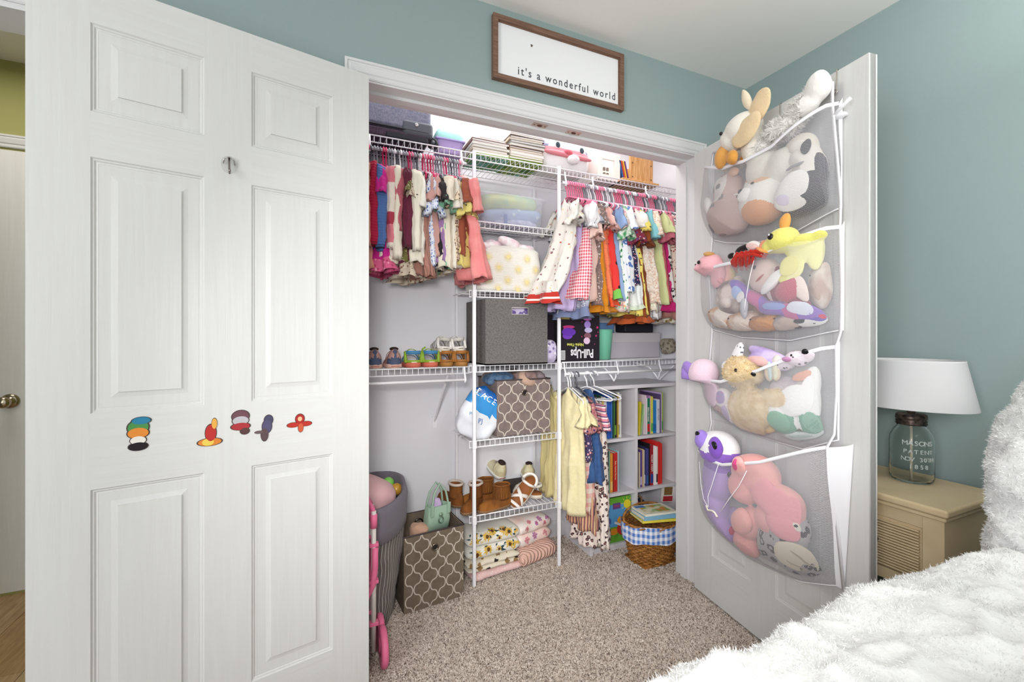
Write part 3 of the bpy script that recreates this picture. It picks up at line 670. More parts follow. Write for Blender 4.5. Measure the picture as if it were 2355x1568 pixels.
# ------------------------------------------------------------ shelf goods
def rbox(name, a, b, m, parent, bev=.01, seg=3, X=None, wob=0, **k):
    o = MB().box(a, b, X=X).build(name, m, parent, bevel=bev, **k); o.modifiers['bevel'].segments = seg; return o
# suitcase
sc_ = thing('suitcase', 'grey fabric suitcase lying on the top wire shelf', 'suitcase', (.15, 2.09, 2.052))
GRF = M('8e8f9d', .9, 'weave', '74758a', sc=260, bump=.3)
rbox('shell', (-.32, -.115, .055), (.325, .14, .30), GRF, sc_, .02); rbox('base', (-.32, -.115, .01), (.31, .14, .052), M('5f4c5c', .85, 'weave', '4c3d4e', sc=200), sc_, .015)
MB().tube([(-.32, -.119, .055), (.31, -.119, .055), (.327, -.10, .055), (.327, .1, .055)], .004, 6).build('zip_piping', M('26262a', .5), sc_, True)
rbox('corner_guard', (.19, -.122, .035), (.333, -.02, .105), M('5d6068', .45), sc_, .018)
MB().ell((.255, -.123, .082), (.008, .003, .008)).build('rivet', CHROME, sc_, True)
rbox('skid', (.12, -.118, .008), (.31, -.07, .036), M('2e2d33', .5), sc_, .008)
wh = MB().tube([(.345+.0*math.cos(a), -.09+.0, .0) for a in (0,)]*1 or [], .01) if False else MB()
wh.tube([(.335+.019*math.cos(a), -.085, .028+.019*math.sin(a)) for a in [2*PI*i/20 for i in range(20)]], .010, 8, closed=True)
wh.build('wheel', M('2a2a2e', .4), sc_, True); MB().tube([(.335, -.1, .028), (.335, -.07, .028)], .010, 12).build('wheel_hub', M('55555c', .4), sc_, True)
rbox('handle', (.325, -.03, .2), (.34, .02, .27), M('3c3c44', .5), sc_, .004)
# lunch box
lb = thing('lunch_box', 'pastel lavender and mint lidded box on the top shelf', 'box', (.575, 2.06, 2.052))
for nm, z0, z1, c, w0, w1 in (('base', 0, .062, 'b8a3d6', .058, .070), ('lid', .064, .115, 'a5dcd6', .071, .058)):
    rg = []
    for q in range(9):
        t = q/8; ww = lerp(w0, w1, t)
        if nm == 'lid': ww = .071-.018*t**3
        rg.append([(ww*math.copysign(abs(math.cos(a))**.35, math.cos(a)), .75*ww*math.copysign(abs(math.sin(a))**.35, math.sin(a)), lerp(z0, z1, t)) for a in [2*PI*(i+.5)/32 for i in range(32)]])
    MB().loft(rg).build(nm, M(c, .4), lb, True)
rbox('latch_rim', (-.073, -.056, .058), (.073, .056, .067), M('a898cf', .4), lb, .003)

# ------------------------------------------------------------ books
PAGE = M('f3efe4', .8, 'sh', 'dcd6c8', sc=520)
def book(label, w, h, d, cover, loc, rot=(0, 0, 0), group=None, c2=None, title=None, tcol='f4f1e8', pages=True, tsize=None):
    """standing: spine at local y=0 facing -y, width along x, height z"""
    o = thing('book', label, 'book', loc, rot, group); t = min(.0022, w*.22)
    m = cover if not isinstance(cover, str) else M(cover, .4)
    mb = MB(); mb.box((-w/2, 0, 0), (w/2, .0018, h)); mb.box((-w/2, .0018, 0), (-w/2+t, d, h)); mb.box((w/2-t, .0018, 0), (w/2, d, h)); mb.build('cover', m, o)
    if pages: MB().box((-w/2+t, .0018, .003), (w/2-t, d-.004, h-.003)).build('pages', PAGE, o)
    if c2: MB().box((-w/2+.0006, -.0004, h*.06), (w/2-.0006, .0001, h*.28)).build('spine_band', M(c2, .4), o)
    if title: text(title, tsize or w*.75, M(tcol, .5), o, (0, -.0008, h*.55), (PI/2, PI/2, 0), wscale=min(1, h*.75/(len(title)*(tsize or w*.75)*.55)))
    return o
def lay(label, w, h, d, cover, loc, yaw=0, group=None, under=None):
    """book lying flat, fore edge towards the camera"""
    o = thing('book', label, 'book', loc, (0, 0, yaw), group); m = M(cover, .4); t = .0022
    mb = MB(); mb.box((0, 0, 0), (w, d, t)); mb.box((0, 0, h-t), (w, d, h)); mb.box((0, 0, t), (.0025, d, h-t)); mb.build('cover', m, o)
    MB().box((.0025, .003, t), (w-.003, d-.003, h-t)).build('pages', M('fbfaf6', .8, 'sh', 'efece4', sc=420), o)
    if under: MB().box((.004, .004, -.0006), (w-.004, d-.004, .0001)).build('cover_picture', under, o)
    return o
GREENP = M('9fb54a', .5, 'noise', '3f6a2e', '7fb8a8', sc=16)
z = 2.052
for i, (c, h, w, nm) in enumerate((('7fa83c', .012, .195, 'green-covered'), ('d8d2c4', .016, .19, 'pale-covered'), ('b7a890', .014, .185, 'tan-covered'), ('e8e4da', .012, .195, 'thin white'), ('e4dfd6', .013, .18, 'cream'), ('6d4438', .015, .2, 'brown-spined'), ('e9e4e0', .012, .14, 'small white top'))):
    lay(nm+' book, number %s from the bottom, left stack on top shelf' % ['one', 'two', 'three', 'four', 'five', 'six', 'seven'][i], w, h-.0008, .17, c, (.672+rnd.uniform(-.004, .006)+(.04 if i == 6 else 0), 1.975+rnd.uniform(0, .008), z), rnd.uniform(-.04, .03), 'left stack of books', under=M('7fc0b8', .5, 'noise', '5c8f3a', '3d5a30', sc=14) if i == 0 else None); z += h
z = 2.052
for i in range(11):
    h = [.013, .014, .012, .016, .013, .012, .014, .013, .012, .014, .012][i]
    lay(['green', 'olive', 'cream', 'white', 'tan', 'brown', 'white-edged', 'grey', 'beige', 'dark brown', 'pale'][i]+' book, layer %s up in the right stack on the top shelf' % 'one two three four five six seven eight nine ten eleven'.split()[i], .185+rnd.uniform(-.006, .008), h-.0008, .18, ['6f9a35', '8a8a4a', 'ddd5c6', 'e6e0d6', 'b39a7a', '6a4a3a', 'd6cfc4', '9a9a96', 'c4b59c', '4a3a34', 'd8d2cc'][i], (.868+rnd.uniform(-.006, .006), 1.97+rnd.uniform(0, .008), z), rnd.uniform(-.04, .04), 'right stack of books', under=GREENP if i == 0 else None); z += h
# plush face box
def split(o, tests):
    for p in o.data.polygons:
        c = p.center
        for i, t in enumerate(tests):
            if t(c): p.material_index = i+1
def spr(name, c, r, m, parent, e=.6, seg=32, rg=20, wob=0, ws=10, mats=None, tests=None, seed=0, rot=None, fur=None):
    mb = MB().ell(c, r, seg, rg, e=e, rot=rot)
    if wob: mb.wob(wob, ws, seed)
    o = mb.build(name, [m]+(mats or []), parent, True)
    if tests: split(o, tests)
    return o
FURW = M('f2f1f0', .95, bump=.8, bs=180, sheen=.2)
pm = thing('plush_face_cushion', 'white plush cushion with big printed eyes and pink lips on the top shelf', 'plush toy', (1.21, 2.09, 2.052), (0, 0, .05))
b_ = spr('body', (0, 0, .09), (.165, .10, .09), FURW, pm, .55, wob=.004, mats=[M('e79aa2', .9, bump=.4, bs=180), M('8b8aa5', .95, bump=.8, bs=140)], tests=[lambda c: .078+.02*abs(c.x)/.16 < c.z < .115+.02*abs(c.x)/.16, lambda c: c.z > .115 and abs(c.x) > .125])
spr('lip', (0, -.10, .088), (.15, .018, .013), M('e58f99', .85), pm, .8); spr('nose', (.02, -.115, .065), (.036, .028, .024), FURW, pm, 1)
spr('mouth', (-.01, -.112, .098), (.028, .014, .016), M('cf5f6d', .8), pm, 1)
for x, z_ in ((-.065, .135), (.088, .132)):
    e = MB().ell((x, -.092, z_), (.020, .008, .022)).build('eye', M('f6f6f8', .4), pm, True); MB().ell((x, -.099, z_), (.014, .004, .016)).build('pupil', M('3c4a52', .3), e, True)
# white wooden toy box, pine box
wb = thing('toy_box', 'white wooden toy box with cut-out window on the top shelf', 'box', (1.41, 2.0, 2.052))
WP = M('eee6df', .5); mb = MB()
mb.box((0, 0, 0), (.15, .010, .03)); mb.box((0, 0, .115), (.15, .010, .15)); mb.box((0, 0, .03), (.03, .01, .115)); mb.box((.11, 0, .03), (.15, .01, .115)); mb.build('front_panel', WP, wb)
MB().box((0, .01, 0), (.008, .2, .15)).build('side_panel', WP, wb); MB().box((.142, .01, 0), (.15, .2, .15)).build('side_panel', WP, wb)
MB().box((.008, .192, 0), (.142, .2, .15)).build('back_panel', M('a99c92', .7), wb); MB().box((.008, .01, 0), (.142, .192, .006)).build('floor_panel', WP, wb)
for i in range(3):
    for j in range(2): MB().box((.045+.022*i, .04, .04+.03*j), (.058+.022*i, .048, .058+.03*j)).build('slot_block', M('8f857e', .6), wb)
pb = thing('crate', 'pine wood box with screwed corners holding thin books on the top shelf', 'box', (1.60, 1.99, 2.052))
PINE = M('dcae78', .5, 'wood', 'c08a50', sc=18, st=(6, 6, .7), bump=.1)
MB().box((-.055, -.03, 0), (.21, .21, .014)).build('base_board', PINE, pb, bevel=.004)
for nm, a, b in (('end_board', (.025, 0, .014), (.19, .014, .16)), ('side_board', (.176, .014, .014), (.19, .19, .16)), ('side_board', (-.04, .17, .014), (.176, .184, .16))): MB().box(a, b).build(nm, PINE, pb, bevel=.002)
for x in (.04, .175):
    for z_ in (.04, .12): MB().lathe([(0, 0), (.004, 0), (.004, .001), (0, .001)], 10, X=Matrix.Translation((x, -.0002, z_)) @ Matrix.Rotation(PI/2, 4, 'X')).build('screw', M('5a4630', .4), pb)
for i, c in enumerate(('3a5f9a', 'c8482f', 'e0b040', '6a3f7a')):
    book(['blue', 'red', 'yellow', 'violet'][i]+' thin book leaning inside the pine box', .008, .11, .12, c, (1.585+i*.012, 2.0, 2.07), (0, -.25, 0), 'books in the pine box')

# ------------------------------------------------------------ tower goods
def bundle(name, label, cat, loc, r, m, rot=(0, 0, 0), seed=0, e=.8, wob=.01, ws=16, group=None, mats=None, tests=None):
    o = MB().ell((0, 0, 0), r, 40, 24, e=e).wob(wob, ws, seed).wob(wob*.4, ws*3, seed+1).build(name, [m]+(mats or []), None, True, loc, rot)
    if tests: split(o, tests)
    return tag(o, label, cat, group)
clb = thing('storage_bin', 'clear plastic bin holding folded blankets on the tower', 'storage bin', (.895, 2.1, 1.735))
CLR = M('e8ecf6', .08, trans=0, alpha=.26, spec=.7)
rg = []
for q, (sx, sy, z_) in enumerate(((.165, .10, 0), (.172, .105, .003), (.185, .118, .14), (.196, .126, .142), (.196, .126, .150), (.182, .116, .150), (.170, .103, .006))):
    rg.append([(sx*math.copysign(abs(math.cos(a))**.3, math.cos(a)), sy*math.copysign(abs(math.sin(a))**.3, math.sin(a)), z_) for a in [2*PI*(i+.5)/40 for i in range(40)]])
MB().loft(rg, caps=(True, True)).build('tub', CLR, clb, True)
def roll(label, loc, L, r, m, rz=0, ry=0, seed=0, name='blanket', cat='blanket', group=None, fl=.75):
    rg = []; n = 36
    for q in range(19):
        t = q/18; k = min(1, (t*(1-t)*4)**.22) if 0 < t < 1 else .25
        rg.append([(L*(t-.5), r*k*math.cos(2*PI*j/n)*1.2, r*k*fl*math.sin(2*PI*j/n)) for j in range(n)])
    o = MB().loft(rg).wob(.006, 18, seed).wob(.0025, 55, seed).build(name, m, None, True, loc, (0, ry, rz)); return tag(o, label, cat, group)
roll('yellow-green tie-dyed blanket on top in the clear bin', (.905, 2.09, 1.868), .31, .072, F('e3eca4', 'noise', 'bfe0b4', sc=14), seed=3, fl=.66)
roll('pale blue blanket with white dots below the yellow one', (.92, 2.085, 1.80), .33, .072, F('a9bfe6', 'dots', 'd6e0f4', sc=22), ry=-.08, seed=4, fl=.6)
zb = bundle('zipper_bag', 'clear zip bag of purple items at the bin bottom', 'bag', (.93, 2.05, 1.757), (.12, .05, .02), M('b7b6e2', .15, 'noise', 'd8d8f2', sc=40, spec=.7), seed=6)
MB().box((-.08, -.052, -.012), (-.066, -.045, .034)).build('zip_strip', M('4f77c8', .3), zb)
# sun print bin
def open_bin(root, w, d, h, m, th=.006, taper=1.0, bind=None, soft=0):
    rg = []
    for a, b, z_ in ((1, 1, 0), (taper, taper, h), (taper-.00, taper, h)):
        pass
    def ring(ex, z_, k): return [(x*(w/2-ex)*k, y*(d/2-ex)*k, z_) for x, y in ((-1, -1), (0, -1.0), (1, -1), (1, 0), (1, 1), (0, 1), (-1, 1), (-1, 0))]
    o = MB().loft([ring(0, 0, 1), ring(0, h*.5, lerp(1, taper, .5)), ring(0, h, taper), ring(th, h, taper), ring(th, .01, 1)], caps=(True, True))
    o = o.build('fabric_body', m, root, bevel=.004)
    if bind:
        k = taper; MB().tube([(-w/2*k, -d/2*k, h), (w/2*k, -d/2*k, h), (w/2*k, d/2*k, h), (-w/2*k, d/2*k, h)], .004, 6, closed=True).build('binding', bind, root, True)
    return o
sb = thing('storage_bin', 'white soft fabric bin with pale yellow sun print', 'storage bin', (.875, 2.095, 1.402))
rg = []
for q in range(12):
    t = q/11; z_ = .215*t; k = .93+.09*math.sin(PI*min(1, t*1.1)*.8)
    rg.append([(.185*k*math.copysign(abs(math.cos(a))**.45, math.cos(a)), .125*k*math.copysign(abs(math.sin(a))**.45, math.sin(a)), z_+.008*math.sin(3*a)*t) for a in [2*PI*(i+.5)/48 for i in range(48)]])
rg.append([(p[0]*.95, p[1]*.94, p[2]) for p in rg[-1]]); rg.append([(p[0]*.93, p[1]*.92, .06) for p in rg[0]])
MB().loft(rg).wob(.004, 12, 5).build('fabric_body', F('eeebe4', 'ribh', sc=180, bump=.25), sb, True)
SUN = M('ecdca0', .9)
pp = []
for i, (x, z_) in enumerate(((-.125, .165), (-.02, .17), (.085, .165), (-.07, .115), (.035, .11), (.135, .115), (-.125, .058), (-.02, .055), (.085, .05), (-.07, .012), (.035, .01), (.14, .02))): pp.append(((x, 0, z_), petals(.030, 18, .0013, 0, 0, .011, jit=i*.1)))
decal(sb.children[0], sb, pp, [SUN], 'sun_print')
DIA = F('f2eef0', 'noise', 'ecd0d8', sc=30)
for i, (x, y, z_, rz, ry) in enumerate(((.775, 2.02, 1.625, .2, -.15), (.875, 2.01, 1.648, -.2, .3), (.96, 2.03, 1.625, .1, .1), (.82, 2.09, 1.645, .9, 0), (.93, 2.11, 1.64, -.5, .1), (1.0, 2.06, 1.625, 1.2, 0))):
    roll(['white and pink rolled cloth at the left of the sun bin', 'rolled pink-edged cloth standing proud on the sun bin', 'white folded cloth with dark star in the sun bin', 'crumpled pink cloth at the back of the sun bin', 'white roll at the rear right of the sun bin', 'grey-white cloth at the right of the sun bin'][i], (x, y, z_), .12, .036, DIA if i != 5 else F('d8d4d8'), rz, ry, i, 'folded_cloth', 'cloth', 'cloths in the sun bin')
# big grey bin
gb = thing('storage_bin', 'large plain heather-grey fabric bin with handle slot on the tower', 'storage bin', (.893, 2.085, 1.043))
HG = M('605c5b', .95, 'weave', '7e7a77', sc=420, bump=.5)
w_, d_, h_ = .335, .29, .318
mb = MB()
hx0, hx1, hz0, hz1 = -.03, .058, .245, .278
for a, b in (((-w_/2, 0, 0), (hx0, .006, h_)), ((hx1, 0, 0), (w_/2, .006, h_)), ((hx0, 0, 0), (hx1, .006, hz0)), ((hx0, 0, hz1), (hx1, .006, h_))): mb.box((a[0], -d_/2, a[2]), (b[0], -d_/2+.006, b[2]))
mb.box((-w_/2, -d_/2+.006, 0), (-w_/2+.006, d_/2, h_)); mb.box((w_/2-.006, -d_/2+.006, 0), (w_/2, d_/2, h_)); mb.box((-w_/2, d_/2-.006, 0), (w_/2, d_/2, h_)); mb.box((-w_/2, -d_/2, 0), (w_/2, d_/2, .006))
mb.build('fabric_body', HG, gb)
MB().tube([(hx0, -d_/2-.001, hz0), (hx1, -d_/2-.001, hz0), (hx1, -d_/2-.001, hz1), (hx0, -d_/2-.001, hz1)], .0025, 6, closed=True).build('handle_rim', M('b9b3ad', .6), gb, True)
bundle('patterned_cloth', 'lilac and white patterned bundle glimpsed through the handle slot', 'cloth', (.905, 2.05, 1.30), (.12, .08, .035), F('d6cbe6', 'leopard', '7a66a8', sc=30), seed=8)
# ------------------------------------------------------------ trellis bins
def trellis(parent, w, h, y, m, cols=5.6, rows=4.4, x_off=0):
    """printed lattice: wavy stepped ribbons"""
    mb = MB(); cw = w/cols; rh = h/rows; A = cw*.43
    def X_(z, s):
        q = (z/rh) % 1; u = math.cos(2*PI*q)
        u = math.copysign(abs(u)**.55, u); return s*A*.5*(u*.86+(.14 if u > 0 else -.14))
    k = 0; n = int(rows*26)
    xs = -w/2-cw*.2+x_off
    while xs < w/2+cw:
        s = 1 if k % 2 else -1; P = []
        for i in range(n+1):
            z = h*i/n; P.append((xs+X_(z, s), z))
        for (x0, z0), (x1, z1) in zip(P, P[1:]):
            if not (-w/2+.002 < x0 < w/2-.002 and -w/2+.002 < x1 < w/2-.002): continue
            dx, dz = x1-x0, z1-z0; l = math.hypot(dx, dz) or 1; nx, nz = -dz/l*.0024, dx/l*.0024
            mb.add([(x0-nx, y, z0-nz), (x0+nx, y, z0+nz), (x1+nx, y, z1+nz), (x1-nx, y, z1-nz)], [(0, 1, 2, 3)])
        xs += cw/2; k += 1
    stuff(mb.build('lattice_print', m, parent))
def trellis_bin(label, loc, rz, w, d, h, c, c2, gz, tilt=0):
    o = thing('storage_bin', label, 'storage bin', loc, (0, tilt, rz))
    open_bin(o, w, d, h, M(c, .9, 'noise', c2, sc=30, bump=.3, bs=400), bind=M('4f4546', .8), th=.005)
    LP = M('cfc4b8', .8)
    trellis(o, w, h, -d/2-.0008, LP, cols=w/.074, rows=h/.092)
    sd = MB()  # same print on the left side
    g = MB().tube([(.0+.013*math.cos(a), -d/2-.002, gz+.013*math.sin(a)) for a in [2*PI*i/20 for i in range(20)]], .0035, 6, closed=True).build('grommet', M('8f8478', .25, metal=1), o, True)
    MB().lathe([(0, 0), (.012, 0)], 18, X=Matrix.Translation((0, -d/2-.0012, gz)) @ Matrix.Rotation(PI/2, 4, 'X')).build('grommet_hole', M('2a2322', .6), g)
    return o
trellis_bin('taupe lattice-print fabric bin full of jeans on the tower', (.945, 2.105, .688), .02, .30, .26, .275, '82736f', '7a6b68', .21)
JN = [('blue denim bundle stuffed in the upper lattice bin', (.84, 2.06, .965), (.07, .06, .03), F('5e7896', 'noise', '40597a', sc=30)), ('brown cap turned up in the upper lattice bin', (.98, 2.04, .965), (.065, .055, .034), F('8d7470')), ('dark brown cloth at the rear of the upper lattice bin', (.93, 2.14, .97), (.10, .06, .028), F('6a5552')), ('grey cloth at the right of the upper lattice bin', (1.06, 2.08, .962), (.04, .07, .03), F('8a7a7e')), ('tan scarf at the left edge of the upper lattice bin', (.83, 2.12, .96), (.05, .06, .026), F('9c8a80'))]
for i, (l, c, r_, m) in enumerate(JN): bundle('folded_clothes', l, 'clothes', c, r_, m, seed=20+i, wob=.014, ws=22, group='clothes in the upper lattice bin')
MB().lathe([(.040, 0), (.052, .004), (.046, .02), (.03, .03)], 20, sx=1.2).build('cap_brim', F('b99a88'), bpy.data.objects['folded_clothes.001'], True, loc=(0, -.03, -.002), rot=(.9, 0, .3))
# plastic bag
pg = thing('plastic_bag', 'crumpled blue and white plastic shopping bag leaning on the lattice bin', 'bag', (.725, 2.01, .80), (.0, .58, 0))
bo = spr('body', (0, 0, 0), (.105, .038, .125), M('e6e8ee', .25, bump=.5, bs=26, spec=.6), pg, .62, 60, 40, wob=.016, ws=16, mats=[M('3d94d6', .22, bump=.5, bs=26, spec=.6), M('1f62b0', .22, bump=.5, bs=26, spec=.6)], tests=[lambda c: c.z > .015, lambda c: c.z > .085], seed=3)
for i, ch in enumerate('PLACE'): wrap(text(ch, .040, M('e6eef8', .4), pg, (-.105+.030*i, -.1, .080-.0*i), (PI/2, 0, 0), ext=0, bold=.0003), bo)
for ch, x, z_, q in (('PJ', .005, -.03, .034), ('PL', -.058, -.022, .022)): wrap(text(ch, q, M('3a6fb0', .4), pg, (x, -.1, z_), (PI/2, -.5, 0), ext=0), bo)

# ------------------------------------------------------------ right shelf goods
pu = thing('carton', 'black printed carton standing upside down on the right shelf', 'box', (1.275, 1.97, 1.048), (0, 0, -.02))
BLK = M('262027', .45); rbox('carton_body', (-.123, 0, 0), (.123, .18, .245), BLK, pu, .003)
K = lambda c: M(c, .45)
U = (-PI/2, 0, PI)  # writing upside down on the front
def upside(body, size, c, x, z, ws=1, sp=1):
    return text(body, size, K(c), pu, (x, -.0008, z), (PI/2, PI, 0), wscale=ws, spacing=sp)
text('Pull-Ups', .064, K('eceaee'), pu, (.012, -.0008, .042), (PI/2, PI, 0), wscale=.66, bold=.0018)
text('Night-Time', .022, K('e4e36a'), pu, (-.03, -.0008, .088), (PI/2, PI, 0), bold=.0004)
upside('52', .018, 'e6e2dc', -.05, .228)
MB().box((-.115, -.001, .222), (-.065, .0, .240)).build('printed_panel', K('cdb96a'), pu)
for x, z_, rx, rz, c in ((-.07, .155, .042, .022, '6a3ab0'), (-.078, .135, .030, .018, '7a45c0'), (-.07, .182, .036, .008, 'c23a78'), (-.095, .155, .010, .022, 'd84a8a')):
    MB().lathe([(0, 0), (1, 0), (1, .0008), (0, .0008)], 24, X=Matrix.Translation((x, -.0002-.0003*rx*20, z_)) @ Matrix.Rotation(PI/2, 4, 'X') @ Matrix.Diagonal((rx, rz, 1, 1))).build('printed_patch', K(c), pu)
for i, (x, z_, rx, rz, c) in enumerate(((.045, .225, .026, .008, 'd77ad8'), (.045, .195, .020, .020, 'a78ad6'), (.05, .165, .024, .014, 'c9c0e8'), (.045, .135, .022, .016, '8a5a6a'), (.04, .108, .020, .018, 'e9c8e2'))):
    MB().lathe([(0, 0), (1, 0), (1, .0008), (0, .0008)], 24, X=Matrix.Translation((x, -.0006-.0003*i, z_)) @ Matrix.Rotation(PI/2, 4, 'X') @ Matrix.Diagonal((rx, rz, 1, 1))).build('printed_patch', K(c), pu)
def star(x, z_, r_, parent, m, y=-.0009):
    P = [(x+r_*(1 if i % 2 == 0 else .42)*math.cos(2*PI*i/10+.3), y, z_+r_*(1 if i % 2 == 0 else .42)*math.sin(2*PI*i/10+.3)) for i in range(10)]
    MB().add(P+[(p[0], y+.0006, p[2]) for p in P], [tuple(range(10))]+[(i, (i+1) % 10, 10+(i+1) % 10, 10+i) for i in range(10)]).build('printed_star', m, parent)
for x, z_, r_ in ((.108, .18, .010), (.10, .135, .008), (.09, .09, .004), (.012, .21, .004), (.01, .13, .005), (.112, .155, .005)): star(x, z_, r_, pu, K('d83a80'))
bc = MB().box((-.117, -.001, .008), (-.092, 0, .058)).build('barcode_panel', K('e9e7ea'), pu)
bl = MB()
for i in range(14): bl.box((-.115, -.0014, .011+i*.0032), (-.094, -.0009, .0124+i*.0032))
stuff(bl.build('bars', K('3a3638'), bc))
# black box behind the tower post
rbox('carton', (0, 0, 0), (.10, .18, .255), BLK, None, .003, loc=(1.062, 2.04, 1.043)); tag(bpy.data.objects['carton.001'], 'black carton half hidden between grey bin and tower post', 'box')
bundle('folded_clothes', 'lilac floral clothes between the grey bin and the post', 'clothes', (1.10, 2.0, 1.10), (.035, .05, .06), F('c7bcd8', 'floral', '7a6a9a', 'f0e8f0', sc=50), seed=31)
mt = thing('waste_bin', 'mint green plastic tumbler-shaped bin on the right shelf', 'bin', (1.475, 2.05, 1.05))
MB().lathe([(0, 0), (.045, 0), (.058, .165), (.060, .168), (.055, .168), (.043, .006), (0, .006)], 36).build('tub', M('7fcfae', .4), mt, True)
MB().tube([(.0585*math.cos(a), .0585*math.sin(a), .166) for a in [2*PI*i/36 for i in range(36)]], .003, 6, closed=True).build('rim', M('76c8a6', .4), mt, True)
pk = thing('white_box', 'low wide pale grey box across the right shelf', 'box', (1.74, 2.13, 1.05))
rbox('box_body', (-.20, -.03, 0), (.2, .07, .095), M('c5c1c9', .6), pk, .002); rbox('lid', (-.203, -.033, .093), (.203, .073, .150), M('cfcbd0', .6), pk, .002)
MB().ell((0, 0, 0), (.035, .05, .05), e=.7).wob(.01, 20, 3).build('knitted_cloth', F('9a9080', 'leopard', '5f5648', sc=50), None, True, (1.94, 2.03, 1.12)); tag(bpy.data.objects['knitted_cloth'], 'speckled olive knit cloth at the right end of the shelf', 'cloth')
for nm, lab, a, b, c in (('blue_box', 'blue box behind the mint bin', (1.50, 2.13, 1.05), (1.62, 2.23, 1.26), '6f93c8'), ('dark_bin', 'black bin under the dresses at the back of the right shelf', (1.70, 2.13, 1.205), (1.92, 2.23, 1.30), '2c2b33')):
    o = rbox(nm, (0, 0, 0), (b[0]-a[0], b[1]-a[1], b[2]-a[2]), M(c, .5), None, .008, loc=a); tag(o, lab, 'box')

# ------------------------------------------------------------ bookcase
bk = thing('bookcase', 'white six-cube bookcase against the closet back wall', 'bookcase', (1.33, 1.955, 0))
LAM = M('dcd8dc', .45); Wb, Hb, Db, tb = .62, .905, .285, .017
for x in (0, (Wb-tb)/2, Wb-tb): MB().box((x, 0, .0), (x+tb, Db, Hb-tb)).build('upright', LAM, bk, bevel=.001)
MB().box((-.002, -.004, Hb-tb), (Wb+.002, Db, Hb+.003)).build('top_board', LAM, bk, bevel=.001)
for z_ in (.02, .298, .597):
    for x in (tb, (Wb+tb)/2): MB().box((x, .0, z_), (x+(Wb-3*tb)/2, Db-.006, z_+tb)).build('shelf_board', LAM, bk, bevel=.001)
MB().box((tb, .012, 0), (Wb-tb, .028, .02)).build('plinth', LAM, bk); MB().box((tb, Db-.006, .02), (Wb-tb, Db, Hb-tb)).build('back_board', M('c9c5ca', .6), bk)
def row(cell, x0, zb, items, grp, where):
    x = x0
    for i, it in enumerate(items):
        c, w, h, nm = it[:4]; lean = it[4] if len(it) > 4 else 0; kw = it[5] if len(it) > 5 else {}
        book('%s in the %s cube' % (nm, where), w-.0006, h, rnd.uniform(.17, .2), c, (x+w/2+(h*math.sin(lean)*-1 if lean < 0 else 0)*0, 1.972+rnd.uniform(0, .012), zb), (0, lean, 0), grp, **kw); x += w+(abs(lean)*h*.6)
row('', 1.352, .6155, [('5a2a3a', .012, .22, 'maroon-spined book'), ('7a2f3a', .012, .20, 'dark red book'), ('2f4a3a', .010, .235, 'deep green thin book'), ('e6ecdf', .008, .22, 'white thin book with green foot', 0, {'c2': '4f9a5a'}), ('9a3a52', .010, .22, 'plum book'), ('2c5a40', .010, .24, 'bottle green book'), ('e4e6d0', .008, .235, 'cream slim book'),
  ('e6d36a', .010, .225, 'yellow slim book', 0, {'c2': 'c8d070'}), ('f0efe4', .008, .23, 'white slim book beside the yellow one'), ('d9dcef', .014, .215, 'pale lilac book', 0, {'c2': '8f9ad0'}), ('3560b8', .016, .252, 'tall royal blue book'), ('2a52a8', .010, .225, 'mid-blue book'), ('4f7fd0', .006, .25, 'bright blue thin book'),
  ('27493f', .010, .255, 'dark teal book'), ('4a7a3a', .010, .245, 'leaf green book'), ('24282a', .010, .25, 'black-spined book', 0, {'c2': '7a9a3a'}), ('3a3a36', .008, .245, 'charcoal book'), ('c9a24a', .007, .24, 'ochre thin book', 0, {'c2': 'd8d040'}), ('efe9e2', .008, .25, 'white book with dark title', 0, {'c2': '2a2a2a'}), ('e2e0dc', .009, .24, 'white book at the divider'), ('35333a', .005, .235, 'thin black book at the divider')], 'books in the upper left cube', 'upper left')
row('', 1.668, .6155, [('d8c33a', .012, .19, 'yellow book tilted', .06), ('9cc08a', .010, .185, 'light green book leaning right', .16), ('dccbd0', .012, .225, 'dusty pink book'), ('f0ece6', .006, .21, 'thin white book'), ('1f7a5a', .022, .205, 'green thick story book', 0, {'c2': 'c8322c', 'title': 'BIBLE STORIES', 'tsize': .013}), ('b98fc0', .006, .22, 'lilac thin book'), ('d9cf5a', .016, .215, 'yellow-green picture book', 0, {'c2': '5fae5a'}),
  ('2f7fc0', .028, .19, 'bright blue thick book', 0, {'c2': '2568a8'}), ('d9d6e0', .020, .195, 'pale grey book with blue title', 0, {'title': 'BOW-WOW', 'tcol': '3a4a7a', 'tsize': .012}), ('5c4a70', .008, .225, 'dark purple book'), ('c4a8d8', .010, .235, 'lavender book'), ('a9c85a', .014, .235, 'lime green book', 0, {'c2': '4f9a4a'})], 'books in the upper right cube', 'upper right')
